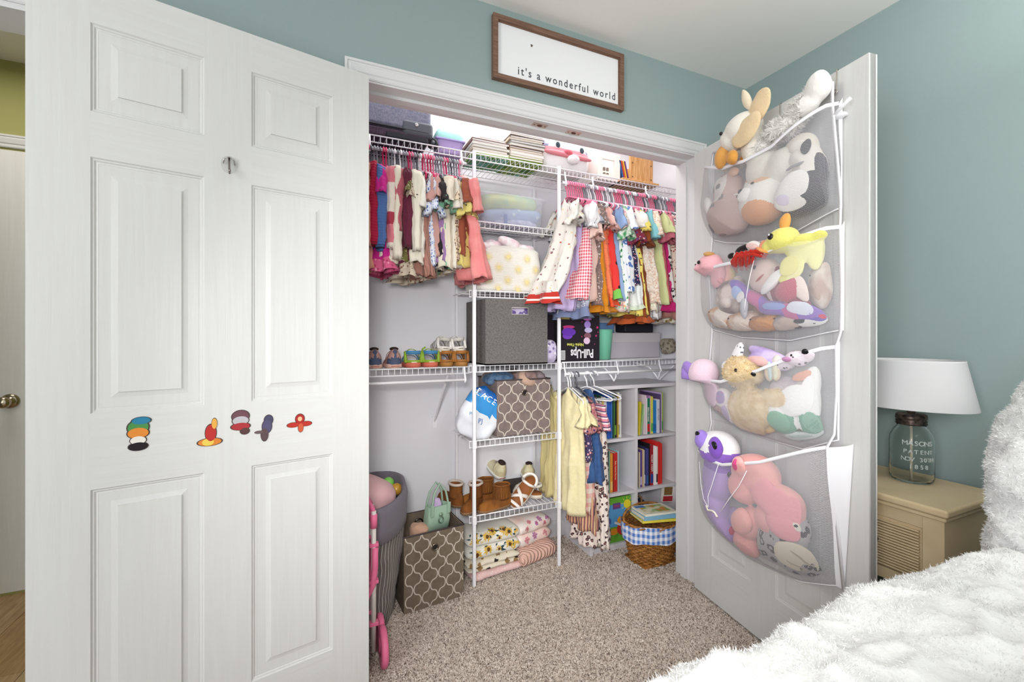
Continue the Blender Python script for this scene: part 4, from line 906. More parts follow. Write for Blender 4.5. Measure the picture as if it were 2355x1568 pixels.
row('', 1.352, .3165, [('a83038', .010, .21, 'red book'), ('3a58a0', .012, .21, 'blue book'), ('c8552c', .010, .2, 'orange-red book'), ('8a1f28', .012, .215, 'dark red book'), ('e4e0da', .008, .2, 'white book'), ('b82f33', .013, .218, 'crimson book', 0, {'c2': '2a4a90'}), ('2f57a8', .009, .21, 'royal blue book'), ('e8ded4', .008, .215, 'cream book with red title', 0, {'c2': 'c0504a'}), ('8a8a96', .007, .225, 'grey thin book'),
  ('c3cc3a', .006, .235, 'lime thin book'), ('eceae0', .012, .20, 'white patterned book', 0, {'c2': 'b8c850'}), ('33303a', .008, .23, 'black book'), ('7ab0a0', .006, .225, 'sea green thin book'), ('e3993a', .016, .215, 'orange book', 0, {'c2': 'f0c070'}), ('7a2a2a', .006, .2, 'brown thin book'), ('c22f2c', .028, .215, 'thick red story book', 0, {'title': 'Baby Animal Stories', 'tcol': 'efd9a0', 'tsize': .013}), ('a9cfd4', .007, .225, 'pale aqua thin book')], 'books in the middle left cube', 'middle left')
row('', 1.666, .3165, [('2e2a33', .010, .205, 'black slim book'), ('d8c8a8', .007, .20, 'cream slim book'), ('5a3f8a', .014, .21, 'purple book', 0, {'c2': 'c0b0d8'}), ('c9ab80', .010, .215, 'tan book'), ('e6e0da', .007, .21, 'white slim book'), ('2f2f55', .014, .225, 'navy book', 0, {'c2': 'c8c8d0'}), ('4a4a88', .015, .215, 'indigo book', 0, {'c2': '3a6aa0'}), ('26232a', .012, .24, 'black wide book'),
  ('a82a33', .020, .235, 'red and blue thick book', 0, {'title': 'NOISY FARM', 'tsize': .017, 'c2': '2f4f9a'}), ('efeaea', .008, .228, 'white book with pink blotches', 0, {'c2': 'd87a88'}), ('f2efee', .014, .225, 'white thick book'), ('e8e4e2', .012, .22, 'white book with black letters', 0, {'c2': '3a3a40'}), ('d8322f', .020, .245, 'tall bright red binder-like book'), ('e0362f', .014, .235, 'wide red book at the cube right wall')], 'books in the middle right cube', 'middle right')
row('', 1.667, .0375, [('c84a5a', .006, .2, 'rose thin book'), ('2c2a30', .016, .215, 'black book behind the basket'), ('8a6a48', .014, .22, 'brown book behind the basket'), ('3a3a44', .012, .2, 'charcoal book behind the basket')], 'books in the lower right cube', 'lower right')
for i, (x, c, nm) in enumerate(((1.72, 'd8d4d8', 'grey'), (1.76, 'e8e2d8', 'white'), (1.80, '5a8fc0', 'blue'))):
    book(nm+' picture book lying aslant behind the basket', .012, .24, .19, c, (x, 1.965-.004*i, .05+.02*i), (0, -1.15, 0), 'slanting books in the lower right cube', c2='c8505a')
bb = thing('book', 'pale book with red corner leaning at the jamb in the lower right cube', 'book', (1.885, 1.975, .2), (0, .12, 0))
MB().box((-.04, 0, 0), (.04, .014, .095)).build('cover', M('e4ddd2', .5), bb); MB().box((-.036, -.001, .005), (.036, .0, .035)).build('red_panel', M('b83038', .5), bb); MB().box((-.032, -.001, .042), (.03, .0, .088)).build('speckled_panel', M('8a6a3a', .6, 'dots', '2a2018', sc=160), bb)
# green board book
gbk = thing('book', 'large green and blue board book with a printed sun, facing out', 'book', (1.515, 1.968, .0385), (-.05, 0, 0))
MB().box((-.105, 0, 0), (.105, .012, .242)).build('cover', M('6cae3c', .4), gbk, bevel=.003)
MB().box((-.08, -.0006, .03), (.07, 0, .205)).build('blue_panel', M('5f9ed0', .45), gbk); MB().box((-.08, -.001, .028), (.07, -.0004, .085)).build('grass_panel', M('579a34', .5, 'noise', '6fb044', sc=40), gbk)
MB().box((-.022, -.0012, .180), (.03, -.0002, .212)).build('title_panel', M('6a4a8a', .5), gbk); text('Pooh', .018, M('d8483a', .4), gbk, (.004, -.0018, .196))
sn = MB().lathe([(0, 0), (.024, 0), (.024, .001), (0, .001)], 24, X=Matrix.Translation((.076, -.0008, .198)) @ Matrix.Rotation(PI/2, 4, 'X')).build('printed_sun', M('f0da3c', .4), gbk)
rb = MB()
for i in range(9):
    a = 2*PI*i/9+.2; dx, dz = math.cos(a), math.sin(a); p = lambda r_, w: (.076+r_*dx-w*dz, -.0012, .198+r_*dz+w*dx)
    rb.add([p(.028, -.0015), p(.028, .0015), p(.042, .0015), p(.042, -.0015)], [(0, 1, 2, 3)])
stuff(rb.build('sun_rays', M('f0e060', .4), sn))
text('Disney', .012, M('2f5a24', .5), gbk, (-.07, -.0014, .016))
for x, z_, rx, rz, c in ((.035, .07, .035, .035, 'c0392f'), (.03, .115, .026, .022, 'e8962f'), (-.02, .06, .026, .018, 'e0902c'), (-.055, .12, .018, .022, '4a5a9a')):
    MB().lathe([(0, 0), (1, 0), (1, .0006), (0, .0006)], 24, X=Matrix.Translation((x, -.0014-rx*.02, z_)) @ Matrix.Rotation(PI/2, 4, 'X') @ Matrix.Diagonal((rx, rz, 1, 1))).build('printed_patch', M(c, .5), gbk)

# ------------------------------------------------------------ wicker basket
wk = thing('wicker_basket', 'brown wicker basket with blue gingham liner on the carpet', 'basket', (1.618, 1.812, 0))
WIC = M('b07a40', .5, 'noise', '8a5a2a', sc=40); mb = MB(); NS = 34
for j in range(19):
    z_ = .008+j*.0105; k = .105+.045*(z_/.2)**.8; P = []
    for i in range(NS*3):
        a = 2*PI*i/(NS*3); o_ = .0042*math.cos(NS/2*a+PI*j); P.append(((k*1.08+o_)*math.cos(a), (k*.78+o_)*math.sin(a), z_))
    mb.tube(P, .0050, 5, closed=True)
stuff(mb.build('woven_cane', WIC, wk, True))
mb = MB()
for i in range(NS):
    a = 2*PI*i/NS; mb.tube([((.105+.045*(z_/.2)**.8)*1.08*math.cos(a), (.105+.045*(z_/.2)**.8)*.78*math.sin(a), z_) for z_ in (.002, .05, .1, .15, .205)], .0035, 5)
stuff(mb.build('stakes', M('9a6832', .5), wk, True))
for q in range(2): MB().tube([((.150+.006*math.cos(9*a+q*PI))*1.08*math.cos(a), (.150+.006*math.cos(9*a+q*PI))*.78*math.sin(a), .208+.005*math.sin(9*a+q*PI)) for a in [2*PI*i/90 for i in range(90)]], .006, 6, closed=True).build('rim', WIC, wk, True)
MB().box((-.11, -.08, .0), (.11, .08, .01)).build('basket_base', WIC, wk)
MB().tube([(.160*math.cos(a), .02+.06*math.sin(a), .21+.055*math.sin(a)) for a in [PI*i/20 for i in range(21)]], .006, 8).build('handle', WIC, wk, True)
rg = []
for q in range(8):
    t = q/7; z_ = .215-.085*t+(.0); rg.append([((.160+.004*math.sin(11*a)+.004*(1-t))*1.06*math.cos(a), (.162+.004*math.sin(11*a))*.78*math.sin(a), z_+.006*math.sin(5*a)) for a in [2*PI*i/66 for i in range(66)]])
MB().loft(rg, caps=(False, False)).build('gingham_liner', F('4f7cc8', 'gingham', 'eef0f6', sc=30, bump=.1), wk, True)
z_ = .222
for i, (w, d, h, c, yaw, nm) in enumerate(((.20, .15, .012, 'e0cf4a', .1, 'yellow picture book flat on the basket, lowest'), (.19, .14, .022, '7fb0cc', .16, 'thick blue-covered picture book on the basket'), (.185, .14, .010, 'e6e3d2', .2, 'topmost illustrated book on the basket'))):
    o = thing('book', nm, 'book', (1.615, 1.79, z_+.005), (-.06, 0, yaw-.35), 'books on the basket'); MB().box((-w/2, -d/2, 0), (w/2, d/2, .0025)).box((-w/2, -d/2, h-.0025), (w/2, d/2, h)).box((-w/2, -d/2, .0025), (w/2, -d/2+.002, h-.0025)).build('cover', M(c, .4), o); MB().box((-w/2+.003, -d/2+.002, .0025), (w/2-.003, d/2-.003, h-.0025)).build('pages', PAGE, o)
    if i == 2: MB().box((-.07, -.05, h), (.07, .05, h+.0006)).build('cover_picture', M('e8e4c8', .5, 'noise', '7fae5a', 'd0903a', sc=18), o); MB().box((-.085, .03, h), (-.03, .06, h+.001)).build('cover_patch', M('3f78b8', .5), o)
    z_ += h+.0008

# ------------------------------------------------------------ shoes
def arch(path_w, y, h0, h1, r_, m, parent, nm='strap', flat=.3, dy=0):
    P = [(-path_w*math.cos(PI*i/12), y+dy*math.sin(PI*i/12), h0+(h1-h0)*math.sin(PI*i/12)) for i in range(13)]
    return MB().tube(P, r_, 8, flat=1).build(nm, m, parent, True)
def band(parent, m, pts, wd, th=.0018, nm='strap'):
    """flat strap: pts = centre line, wd along y"""
    rg = []
    for i, p in enumerate(pts):
        p = Vector(p); rg.append([p+Vector((0, -wd/2, th/2)), p+Vector((0, wd/2, th/2)), p+Vector((0, wd/2, -th/2)), p+Vector((0, -wd/2, -th/2))])
    return MB().loft(rg).build(nm, m, parent, True)
def archpts(w, y, h0, h1, dy=0, n=12): return [(-w*math.cos(PI*i/n), y+dy*(i/n), h0+(h1-h0)*math.sin(PI*i/n)**.8) for i in range(n+1)]
def sole(parent, L, W, h, m, y0=0, name='sole', up=0):
    rg = []
    for q in range(15):
        t = q/14; w = W/2*(.72+.28*math.sin(PI*t*.9)) * (min(1, (t*(1-t)*9+.0)**.45) if 0 < t < 1 else .25)
        z0 = up; rg.append([(-w, y0+L*t, z0), (w, y0+L*t, z0), (w*1.02, y0+L*t, z0+h*.6), (w, y0+L*t, z0+h), (-w, y0+L*t, z0+h), (-w*1.02, y0+L*t, z0+h*.6)])
    return MB().loft(rg).build(name, m, parent, True)
def upper(parent, L, W, H, m, up, mats=None, tests=None, open_=True, name='upper', toe=.42):
    rg = []; n = 22
    for q in range(19):
        t = q/18; w = W/2*(.74+.26*math.sin(PI*t*.9)) * (min(1, (t*(1-t)*9)**.45) if 0 < t < 1 else .3)
        hh = H*prof([(0, .75), (.08, 1), (.3, .92), (.5, .62), (.75, toe), (.93, toe*.75), (1, .12)], t)
        rg.append([(w*math.cos(a)*(.78+.22*(1-math.sin(a))), L*t, up+hh*math.sin(a)**.8) for a in [PI*i/(n-1) for i in range(n)]])
    o = MB().loft(rg, close=False, caps=(True, True)).build(name, [m]+(mats or []), parent, True)
    if tests: split(o, tests)
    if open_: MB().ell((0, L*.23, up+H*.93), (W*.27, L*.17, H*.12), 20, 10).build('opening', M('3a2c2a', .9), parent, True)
    return o
def sneaker(label, loc, rz, c, c2, sc2, grp=None, L=.15, W=.078, H=.074, tilt=(0, 0)):
    o = thing('sneaker', label, 'shoe', loc, (tilt[0], tilt[1], rz), grp)
    sole(o, L, W, .018, M(sc2, .5), name='sole'); MB().box((-.018, -.002, .008), (.018, 0, .011)).build('sole_line', M('a8574c', .5), o)
    upper(o, L*.985, W*.94, H, M(c, .7, bump=.2), .016, [M(c2, .7, bump=.2)], [lambda p: p.y < .03 and p.z < .045 or (p.y < .012 and abs(p.x) < .007)])
    for i in range(4): band(o, M('a08a84', .8), archpts(.016, .066+.012*i, .056-.007*i, .072-.009*i), .004, nm='lace')
    band(o, M(c, .7), archpts(.034, .05, .03, .078), .014, nm='strap')
    return o
zs = 1.0392
for i, x in enumerate((.226, .312)): sneaker(['left sneaker of the dusty pink pair with navy heel, at the door edge', 'right sneaker of the dusty pink pair with navy heel'][i], (x, 1.972, zs), .03, 'b98f86', '4f5872', 'e0b7a8', 'pink and navy sneakers')
def sandal(name, label, loc, rot, csole, cfoot, cstrap, grp, L=.145, W=.062, heel='band', c2=None, hs=.016, extra=0):
    o = thing(name, label, 'sandal', loc, rot, grp); sole(o, L, W, hs, M(csole, .6)); sole(o, L*.96, W*.9, .004, M(cfoot, .6), y0=L*.02, up=hs, name='footbed')
    ms = M(cstrap, .45); m2 = M(c2 or cstrap, .45); w = W*.47
    band(o, ms, archpts(w, L*.70, hs, hs+.042, -.01), .024, .003); band(o, m2, archpts(w, L*.48, hs, hs+.060, .008), .018, .003); band(o, ms, archpts(w, L*.86, hs, hs+.030, 0), .016, .003)
    # heel cup: open frame at the back
    P = [(w*.95*math.cos(a), L*.24-L*.20*math.sin(a), hs+.046) for a in [PI*i/14 for i in range(15)]]
    MB().loft([[Vector(p)+Vector((0, 0, -.008)), Vector(p)+Vector((0, 0, .008)), Vector(p)*1+Vector((0, .003, .008)), Vector(p)+Vector((0, .003, -.008))] for p in P]).build('heel_strap', ms, o, True)
    MB().loft([[Vector((p[0], p[1], 0))+Vector((0, -.001, hs)), Vector((p[0], p[1], 0))+Vector((0, -.001, hs+.012)), Vector((p[0], p[1], 0))+Vector((0, .003, hs+.012)), Vector((p[0], p[1], 0))+Vector((0, .003, hs))] for p in P]).build('heel_rim', m2, o, True)
    for sx in (-1, 1): MB().tube([(sx*w*.95, L*.24, hs+.050), (sx*w*1.0, L*.20, hs+.025), (sx*w*.92, L*.14, hs)], .0075, 8).build('side_post', m2, o, True)
    if extra: MB().tube([(w, L*.3, hs+.03), (w*1.2, L*.25, hs+.06), (w*1.5, L*.2, hs+.07)], .004, 6).build('strap_end', m2, o, True)
    return o
for i, x in enumerate((.396, .476)): sandal('sandal', ['left sandal of the green, blue and coral pair', 'right sandal of the green, blue and coral pair'][i], (x, 1.968, zs), (0, 0, .0), 'd4705c', 'e6dcc6', '4a86b4', 'green and blue sandals', c2='8fae3c', W=.078, extra=(i == 0), hs=.022)
for i, x in enumerate((.553, .626)): sandal('sandal', ['left brown leather sandal under the silver pair', 'right brown leather sandal next to the post'][i], (x, 1.972, zs), (0, 0, .02), 'a8763e', '7a5430', 'a36a32', 'brown leather sandals', hs=.02, W=.07)
for i, (x, y) in enumerate(((.545, 1.985), (.622, 1.985))): sandal('sandal', ['silver strappy sandal balanced on the left brown one', 'silver strappy sandal balanced on the right brown one'][i], (x, y, zs+.066), (.0, .08*(1-2*i), .1), 'd8cfbf', '8a7a6a', 'c9c4bd', 'silver sandals', c2='e6e1dc', hs=.016, W=.068)
zt = .327
def boot(label, loc, rot, c, grp, L=.175, fringe=False, lining='d8c8bc'):
    o = thing('ankle_boot', label, 'boot', loc, rot, grp); m = M(c, .8, 'noise', '7a4a22' if c != '8a5326' else '74441f', sc=18, bump=.3, bs=200); m_dark = M('6a3f1c', .85)
    o.scale = (1.13, 1.13, 1.13); sole(o, L, .064, .010, M('8a6a4c', .6)); upper(o, L*.98, .062, .055, m, .009, open_=False, toe=.6)
    rg = []
    for q in range(9):
        t = q/8; k = 1+.12*(t-.5)**2*4; rg.append([(.026*k*math.cos(2*PI*j/24), .047+.034*k*math.sin(2*PI*j/24), .035+.062*t) for j in range(24)])
    rg.append([(p[0]*.86, .047+(p[1]-.047)*.86, p[2]-.001) for p in rg[-1]]); rg.append([(p[0], p[1], .06) for p in rg[-1]])
    MB().loft(rg).build('shaft', m_dark if fringe else m, o, True)
    MB().tube([(.0275*math.cos(2*PI*j/24), .047+.036*math.sin(2*PI*j/24), .097) for j in range(24)], .0042 if fringe else .006, 6, closed=True).wob(.002, 60).build('collar', m if fringe else M(lining, .95, bump=.8, bs=120), o, True)
    if fringe:
        for j in range(34):
            a = 2*PI*j/34; x, y = .0290*math.cos(a), .047+.0375*math.sin(a); tx, ty = -math.sin(a)*.0022, math.cos(a)*.0022; k = 1.22
            MB().add([(x-tx, y-ty, .092), (x+tx, y+ty, .092), (x*k+tx, .047+(y-.047)*k+ty, .045), (x*k-tx, .047+(y-.047)*k-ty, .045)], [(0, 1, 2, 3)]).build('fringe', m, o)
    return o
# local +y is the toe
boot('tan suede boot with fringe, front of the tower shelf', (.895, 2.03, zt), (0, 0, 1.80), '9a6028', 'fringed boots', fringe=True)
boot('tan suede boot with fringe, just behind the front one', (.85, 2.13, zt), (0, 0, 1.6), '9a6028', 'fringed boots', fringe=True)
boot('brown boot with pale furry lining at the far left of the tower shelf', (.655, 2.08, zt), (0, 0, .35), '8a5326', 'furry-lined boots')
boot('brown boot with furry lining and dark bead behind the post', (.765, 2.13, zt), (0, 0, 2.4), '8a5326', 'furry-lined boots')
WS = 'efeae4'
def wsandal(label, loc, rot):
    o = thing('sandal', label, 'sandal', loc, rot, 'white sandals'); L = .165; o.scale = (1.2, 1.2, 1.2)
    sole(o, L, .066, .014, M('ddd4c6', .6)); sole(o, L*.95, .060, .004, M('9a5f34', .6), y0=.004, up=.014, name='footbed'); m = M(WS, .45); w = .031
    band(o, m, [(-w, L*.55, .014), (-.02, L*.60, .034), (.0, L*.68, .045), (.02, L*.76, .036), (w, L*.8, .014)], .016)
    band(o, m, [(w, L*.50, .014), (.02, L*.57, .034), (.0, L*.65, .046), (-.02, L*.74, .036), (-w, L*.8, .014)], .016)
    band(o, m, archpts(w, L*.90, .014, .030), .012)
    MB().tube([(w*math.cos(a), L*.27-L*.22*math.sin(a), .052) for a in [PI*i/14 for i in range(15)]], .006, 8).build('heel_strap', m, o, True)
    for sx in (-1, 1): MB().tube([(sx*w, L*.27, .052), (sx*w, L*.24, .014)], .005, 8).build('side_post', m, o, True)
    MB().tube([(-w, L*.3, .05), (-.01, L*.36, .066), (.015, L*.36, .064), (w, L*.3, .05)], .006, 8).build('ankle_strap', m, o, True); MB().tube([(.02+.006*math.cos(a), L*.33, .062+.006*math.sin(a)) for a in [2*PI*i/10 for i in range(10)]], .0012, 5, closed=True).build('buckle', CHROME, o, True)
    return o
def orient(nrm, toe):
    n_ = Vector(nrm).normalized(); y_ = Vector(toe); y_ = (y_-n_*y_.dot(n_)).normalized(); return Matrix((y_.cross(n_), y_, n_)).transposed().to_euler()
wsandal('white strappy sandal tipped up against the other shoes', (1.045, 2.055, zt+.108), orient((-.30, -.72, .55), (-.8, -.25, -.62))); wsandal('white slatted sandal lying flat by the right post', (1.075, 2.03, zt), (0, 0, .5))
for i, (x, y, z_, rz, tl) in enumerate(((.90, 2.15, zt+.085, .15, (.35, 0)), (1.06, 2.14, zt+.062, -.3, (.0, 0)))): sneaker(['cream sneaker perched tilted at the back of the tower shelf', 'cream sneaker above the slatted sandal'][i], (x, y, z_), rz, 'ddd3b0', 'cfc29c', 'eeece6', 'cream sneakers', tilt=tl)
bpy.context.view_layer.update()
rbox('shoe_box_lid', (0, 0, 0), (.17, .07, .06), M('3a3434', .7), None, .01, loc=(.93, 2.155, zt)); tag(bpy.data.objects['shoe_box_lid'], 'dark low box under the cream sneakers', 'box')

# ------------------------------------------------------------ folded blankets on the carpet
def folded(label, loc, rz, w, d, h, m, layers=3, seed=0, grp='folded blankets under the tower', m2=None):
    o = thing('folded_blanket', label, 'blanket', loc, (0, 0, rz), grp); lh = h/layers
    for k in range(layers):
        rg = []; 
        for q in range(17):
            t = q/16; kx = min(1, (t*(1-t)*4*3)**.35) if 0 < t < 1 else .4
            rg.append([(w*(t-.5), d/2*(.9+.1*kx)*math.copysign(abs(math.cos(a))**.5, math.cos(a)), lh*(k+.5)+lh*.55*kx*math.copysign(abs(math.sin(a))**.7, math.sin(a))) for a in [2*PI*j/28 for j in range(28)]])
        MB().loft(rg).wob(.006, 14, seed+k).wob(.002, 50, seed).build('fold', m if (k or not m2) else m2, o, True)
    return o
SUNF = F('eeebe2')
folded('pale pink dotted blanket at the bottom of the left pile', (.80, 2.075, .004), .12, .29, .20, .035, F('efc9c6', 'dots', 'f6e2de', sc=70), 1, 1)
folded('cream blanket with black and tan flowers in the left pile', (.785, 2.08, .042), .10, .29, .20, .05, F('eae0cc', 'floral', '2f2a28', '9a7a50', sc=24), 2, 4)
folded('white sunflower-print blanket on top of the left pile', (.79, 2.085, .095), .08, .29, .19, .12, SUNF, 2, 7)
folded('peach ribbed blanket under the flower one, right pile', (1.035, 2.09, .004), .22, .24, .18, .085, F('ecbfae', 'rib', sc=75, bump=1.0), 1, 9)
folded('pink and white watercolour-flower blanket on the right pile', (1.025, 2.12, .09), .30, .23, .17, .12, F('f1e6e0', 'noise', 'f3d6cc', sc=12), 2, 12)

RR = random.Random(11)
def top_fold(lab): return [o for o in S.objects if o.get('label') == lab][0]
t_ = top_fold('white sunflower-print blanket on top of the left pile')
for f_, cs in ((t_.children[0], ((-.10, .02), (-.04, .035), (.02, .025), (.08, .035), (.12, .02))), (t_.children[1], ((-.11, .085), (-.045, .10), (.02, .078), (.075, .10), (.12, .08), (-.075, .065), (.05, .12), (-.01, .13), (-.1, .125)))):
    pp = []
    for i, (x, z_) in enumerate(cs): pp.append(((x, -.085, z_), [leaf(.042, .006, a, 2) for a in (RR.uniform(2, 5), RR.uniform(2, 5))]+(petals(.029, 13, .0040, 0, 1, .009, rng=RR, jit=i) if i % 3 != 2 else petals(.018, 9, .003, 0, 1, .006, rng=RR))+[leaf(.02, .004, RR.uniform(0, 6), 2, .018, .015), leaf(.02, .004, RR.uniform(0, 6), 2, -.02, -.012)]))
    decal(f_, t_, pp, [M('e3b94c', .9), M('6a4322', .9), M('2f4a52', .9)], d=(0, .75, -.65))
t_ = top_fold('pink and white watercolour-flower blanket on the right pile')
for f_, cs in ((t_.children[0], ((-.07, .03), (-.01, .04), (.06, .03))), (t_.children[1], ((-.07, .085), (0, .10), (.06, .08), (.03, .12), (-.04, .125), (.085, .11)))):
    decal(f_, t_, [((x, -.075, z_), petals(RR.uniform(.014, .024), 6, .006, i % 2, 2, .003, rng=RR, jit=i)) for i, (x, z_) in enumerate(cs)], [M('d88a94', .9), M('b878a8', .9), M('a8404a', .9)], d=(0, .75, -.65))
# ------------------------------------------------------------ left floor: hamper, bin, stroller
hm = thing('laundry_hamper', 'tall soft grey hamper with thin white vertical stripes by the left door', 'hamper', (.125, 1.935, 0))
rg = []; N_ = 60
for q in range(30):
    t = q/29; z_ = .40*t; k = lerp(.165, .212, t**.8); rg.append([(k*math.cos(a)*(1+.012*math.sin(9*a+t*6)), k*.97*math.sin(a)*(1+.012*math.sin(7*a)), z_+.004*math.sin(5*a)) for a in [2*PI*j/N_ for j in range(N_)]])
MB().loft(rg, caps=(True, False)).wob(.010, 9, 2).wob(.004, 26, 3).build('striped_body', F('77706e', 'noise', '6b6563', sc=9), hm, True)
sb_ = MB()
for j in range(72):
    a = 2*PI*j/72; P = []
    for q in range(0, 30, 2):
        p = Vector(rg[q][0]); t = q/29; k = lerp(.165, .212, t**.8)+.001
        v = Vector((k*math.cos(a)*(1+.012*math.sin(9*a+t*6)), k*.97*math.sin(a)*(1+.012*math.sin(7*a)), .40*t+.004*math.sin(5*a)))
        o2 = Vector((2*3.1, 2*1.7, 2)); v = v+noise.noise_vector(v*9+o2)*.010; o3 = Vector((9.3, 5.1, 3)); v = v+noise.noise_vector(v*26+o3)*.004
        P.append(v+Vector((math.cos(a), math.sin(a), 0))*.0016)
    for p0, p1 in zip(P, P[1:]):
        tx = Vector((-math.sin(a), math.cos(a), 0))*.0011; sb_.add([p0-tx, p0+tx, p1+tx, p1-tx], [(0, 1, 2, 3)])
stuff(sb_.build('stripe_print', M('d8d2ca', .8), hm))
rg = []
for q, (k, z_) in enumerate(((.218, .385), (.228, .39), (.232, .44), (.232, .50), (.226, .525), (.216, .53), (.210, .52), (.206, .40))):
    rg.append([(k*math.cos(a)*(1+.02*math.sin(3*a)), k*.97*math.sin(a), z_+.018*math.sin(2*a+.5)+.012*math.cos(a)) for a in [2*PI*j/N_ for j in range(N_)]])
MB().loft(rg, caps=(False, False)).wob(.008, 12, 4).build('rolled_collar', F('77717a'), hm, True)
pil = bundle('cushion', 'pale pink cushion sticking out of the hamper', 'cushion', (.12, 1.93, .545), (.19, .13, .075), F('e8b9bd'), (0, .38, 0), 5, .75, .008, 8)
for i, (x, y, z_, c, nm) in enumerate(((.285, 2.0, .525, '7fc85a', 'green'), (.315, 1.965, .505, 'c8963a', 'amber'), (.25, 2.04, .515, 'd8584a', 'red'))):
    o = MB().ell((0, 0, 0), (.026, .026, .026), 24, 14).build('play_ball', M(c, .25, spec=.5), None, True, (x, y, z_)); tag(o, nm+' plastic play ball in the hamper', 'ball', 'balls in the hamper')
fb = trellis_bin('taupe lattice-print fabric bin standing on the carpet with open top', (.455, 2.0, .002), .10, .275, .24, .325, '7d6f60', '756757', .255)
ring2 = MB().tube([(.02*math.cos(a), 0, .02*math.sin(a)) for a in [2*PI*i/20 for i in range(20)]], .004, 6, closed=True).build('inner_grommet', M('6a6460', .25, metal=1), fb, True, (.0, .108, .275))
# green purse
pr_ = thing('handbag', 'small mint green toy handbag standing in the lattice bin', 'handbag', (.50, 1.985, .285), (0, .04, .35))
GN = M('a3bfa9', .5, bump=.1); rg = []
for z_, w, d in ((0, .058, .026), (.05, .062, .030), (.115, .056, .026)): rg.append([(w*math.copysign(abs(math.cos(a))**.4, math.cos(a)), d*math.copysign(abs(math.sin(a))**.4, math.sin(a)), z_) for a in [2*PI*(i+.5)/28 for i in range(28)]])
rg.append([(p[0]*.9, p[1]*.85, p[2]) for p in rg[-1]]); rg.append([(p[0]*.9, p[1]*.85, .02) for p in rg[0]])
MB().loft(rg).build('pouch', GN, pr_, True)
for y in (-.024, .022): MB().tube([(-.045, y, .09), (-.043, y, .125), (-.032, y*.8, .175), (.0, y*.6, .215), (.032, y*.8, .175), (.043, y, .125), (.045, y, .09)], .005, 8).build('handle', GN, pr_, True)
for sx in (-1, 1): MB().box((sx*.045-.009, -.034, .075), (sx*.045+.009, -.027, .125)).build('handle_tab', GN, pr_, bevel=.003)
MB().tube([(.012*math.cos(a), -.034, .055+.014*math.sin(a)) for a in [2*PI*i/16 for i in range(16)]], .003, 6, closed=True).build('clasp_ring', M('8fa592', .3, metal=.6), pr_, True); MB().ell((0, -.033, .078), (.010, .006, .010)).build('clasp', M('90a893', .3, metal=.4), pr_, True)
bundle('tiny_plush', 'lilac plush peeking from the mint handbag', 'plush toy', (.50, 1.985, .405), (.022, .016, .025), F('c9b3d8'), seed=9)
bundle('plush_toy', 'fuzzy peach-brown plush at the left of the floor lattice bin', 'plush toy', (.415, 1.97, .305), (.045, .04, .032), F('cfa58e', bump=1, bs=90), seed=14)
# toy stroller
ts = thing('toy_stroller', 'folded pink and white toy doll stroller by the left door', 'toy stroller', (.180, 1.615, 0))
PK = M('e8739a', .35); BG = M('d9d2cd', .4)
for y in (0, .075):
    MB().tube([(0, y, .06), (0, y, .56)], .0085, 10).build('frame_tube', BG, ts, True)
    MB().tube([(0, y, .50), (0, y, .548)], .0125, 10).build('joint_sleeve', PK, ts, True)
    MB().tube([(.004, y-.006, .43), (.004, y-.006, .36), (-.004, y-.006, .30), (-.03, y-.006, .25), (-.06, y-.006, .20)], .011, 10).build('curved_brace', PK, ts, True)
    for z_ in (.44, .31, .16): MB().box((-.016, y-.012, z_-.006), (.016, y+.012, z_+.006)).build('bracket', PK, ts, bevel=.002)
    w2 = MB().lathe([(.030, -.011), (.060, -.012), (.068, -.007), (.068, .007), (.060, .012), (.030, .011)], 36, X=Matrix.Translation((.032, y-.004, .07)) @ Matrix.Rotation(PI/2, 4, 'Y')).build('wheel', PK, ts, True)
    MB().lathe([(0, -.008), (.03, -.008), (.03, .008), (0, .008)], 24, X=Matrix.Translation((.032, y-.004, .07)) @ Matrix.Rotation(PI/2, 4, 'Y')).build('hub', M('d95f8a', .4), ts)
MB().tube([(0, .0, .07), (0, .075, .07)], .006, 8).build('axle', BG, ts, True); MB().tube([(0, .0, .555), (-.02, .035, .60), (0, .075, .555)], .008, 8).build('handle', PK, ts, True)
# ------------------------------------------------------------ nightstand and lamp
ns = thing('nightstand', 'tan painted nightstand with a slatted drawer front by the right wall', 'nightstand', (0, 0, 0))
TAN = M('d6c29e', .4, 'noise', 'ccb590', sc=5, bump=.05); X0, X1, Y0, Y1, ZT = 1.615, 1.93, .625, 1.20, .668
tp = MB(); tp.box((X0-.012, Y0-.012, ZT), (X1+.025, Y1+.02, ZT+.024)); tp.build('top', TAN, ns, bevel=.008)
MB().box((X0-.006, Y0-.006, ZT-.012), (X1+.01, Y1+.01, ZT)).build('top_moulding', TAN, ns, bevel=.004)
for x in (X0, X1-.035):
    for y in (Y0, Y1-.05): MB().box((x, y, 0), (x+.035, y+.05, ZT-.012)).build('leg', TAN, ns, bevel=.002)
MB().box((X0+.006, Y0+.05, ZT-.05), (X0+.026, Y1-.05, ZT-.012)).build('rail', TAN, ns); MB().box((X0+.004, Y0+.05, .425), (X0+.026, Y1-.05, .46)).build('rail', TAN, ns)
MB().box((X0+.04, Y0+.006, .43), (X1-.03, Y0+.016, ZT-.012)).build('side_panel', TAN, ns); MB().box((X0+.03, Y0+.02, .43), (X1-.02, Y1-.02, .44)).build('bottom_panel', TAN, ns)
dr = MB().box((X0+.010, Y0+.054, .462), (X0+.03, Y1-.054, ZT-.052)).build('drawer', TAN, ns)
for i in range(17):
    z_ = .466+i*.0085; MB().box((X0+.001, Y0+.058, z_), (X0+.0115, Y1-.058, z_+.0055)).build('slat', TAN, dr, bevel=.0015)
BRZ = M('2f2a28', .35, metal=.8)
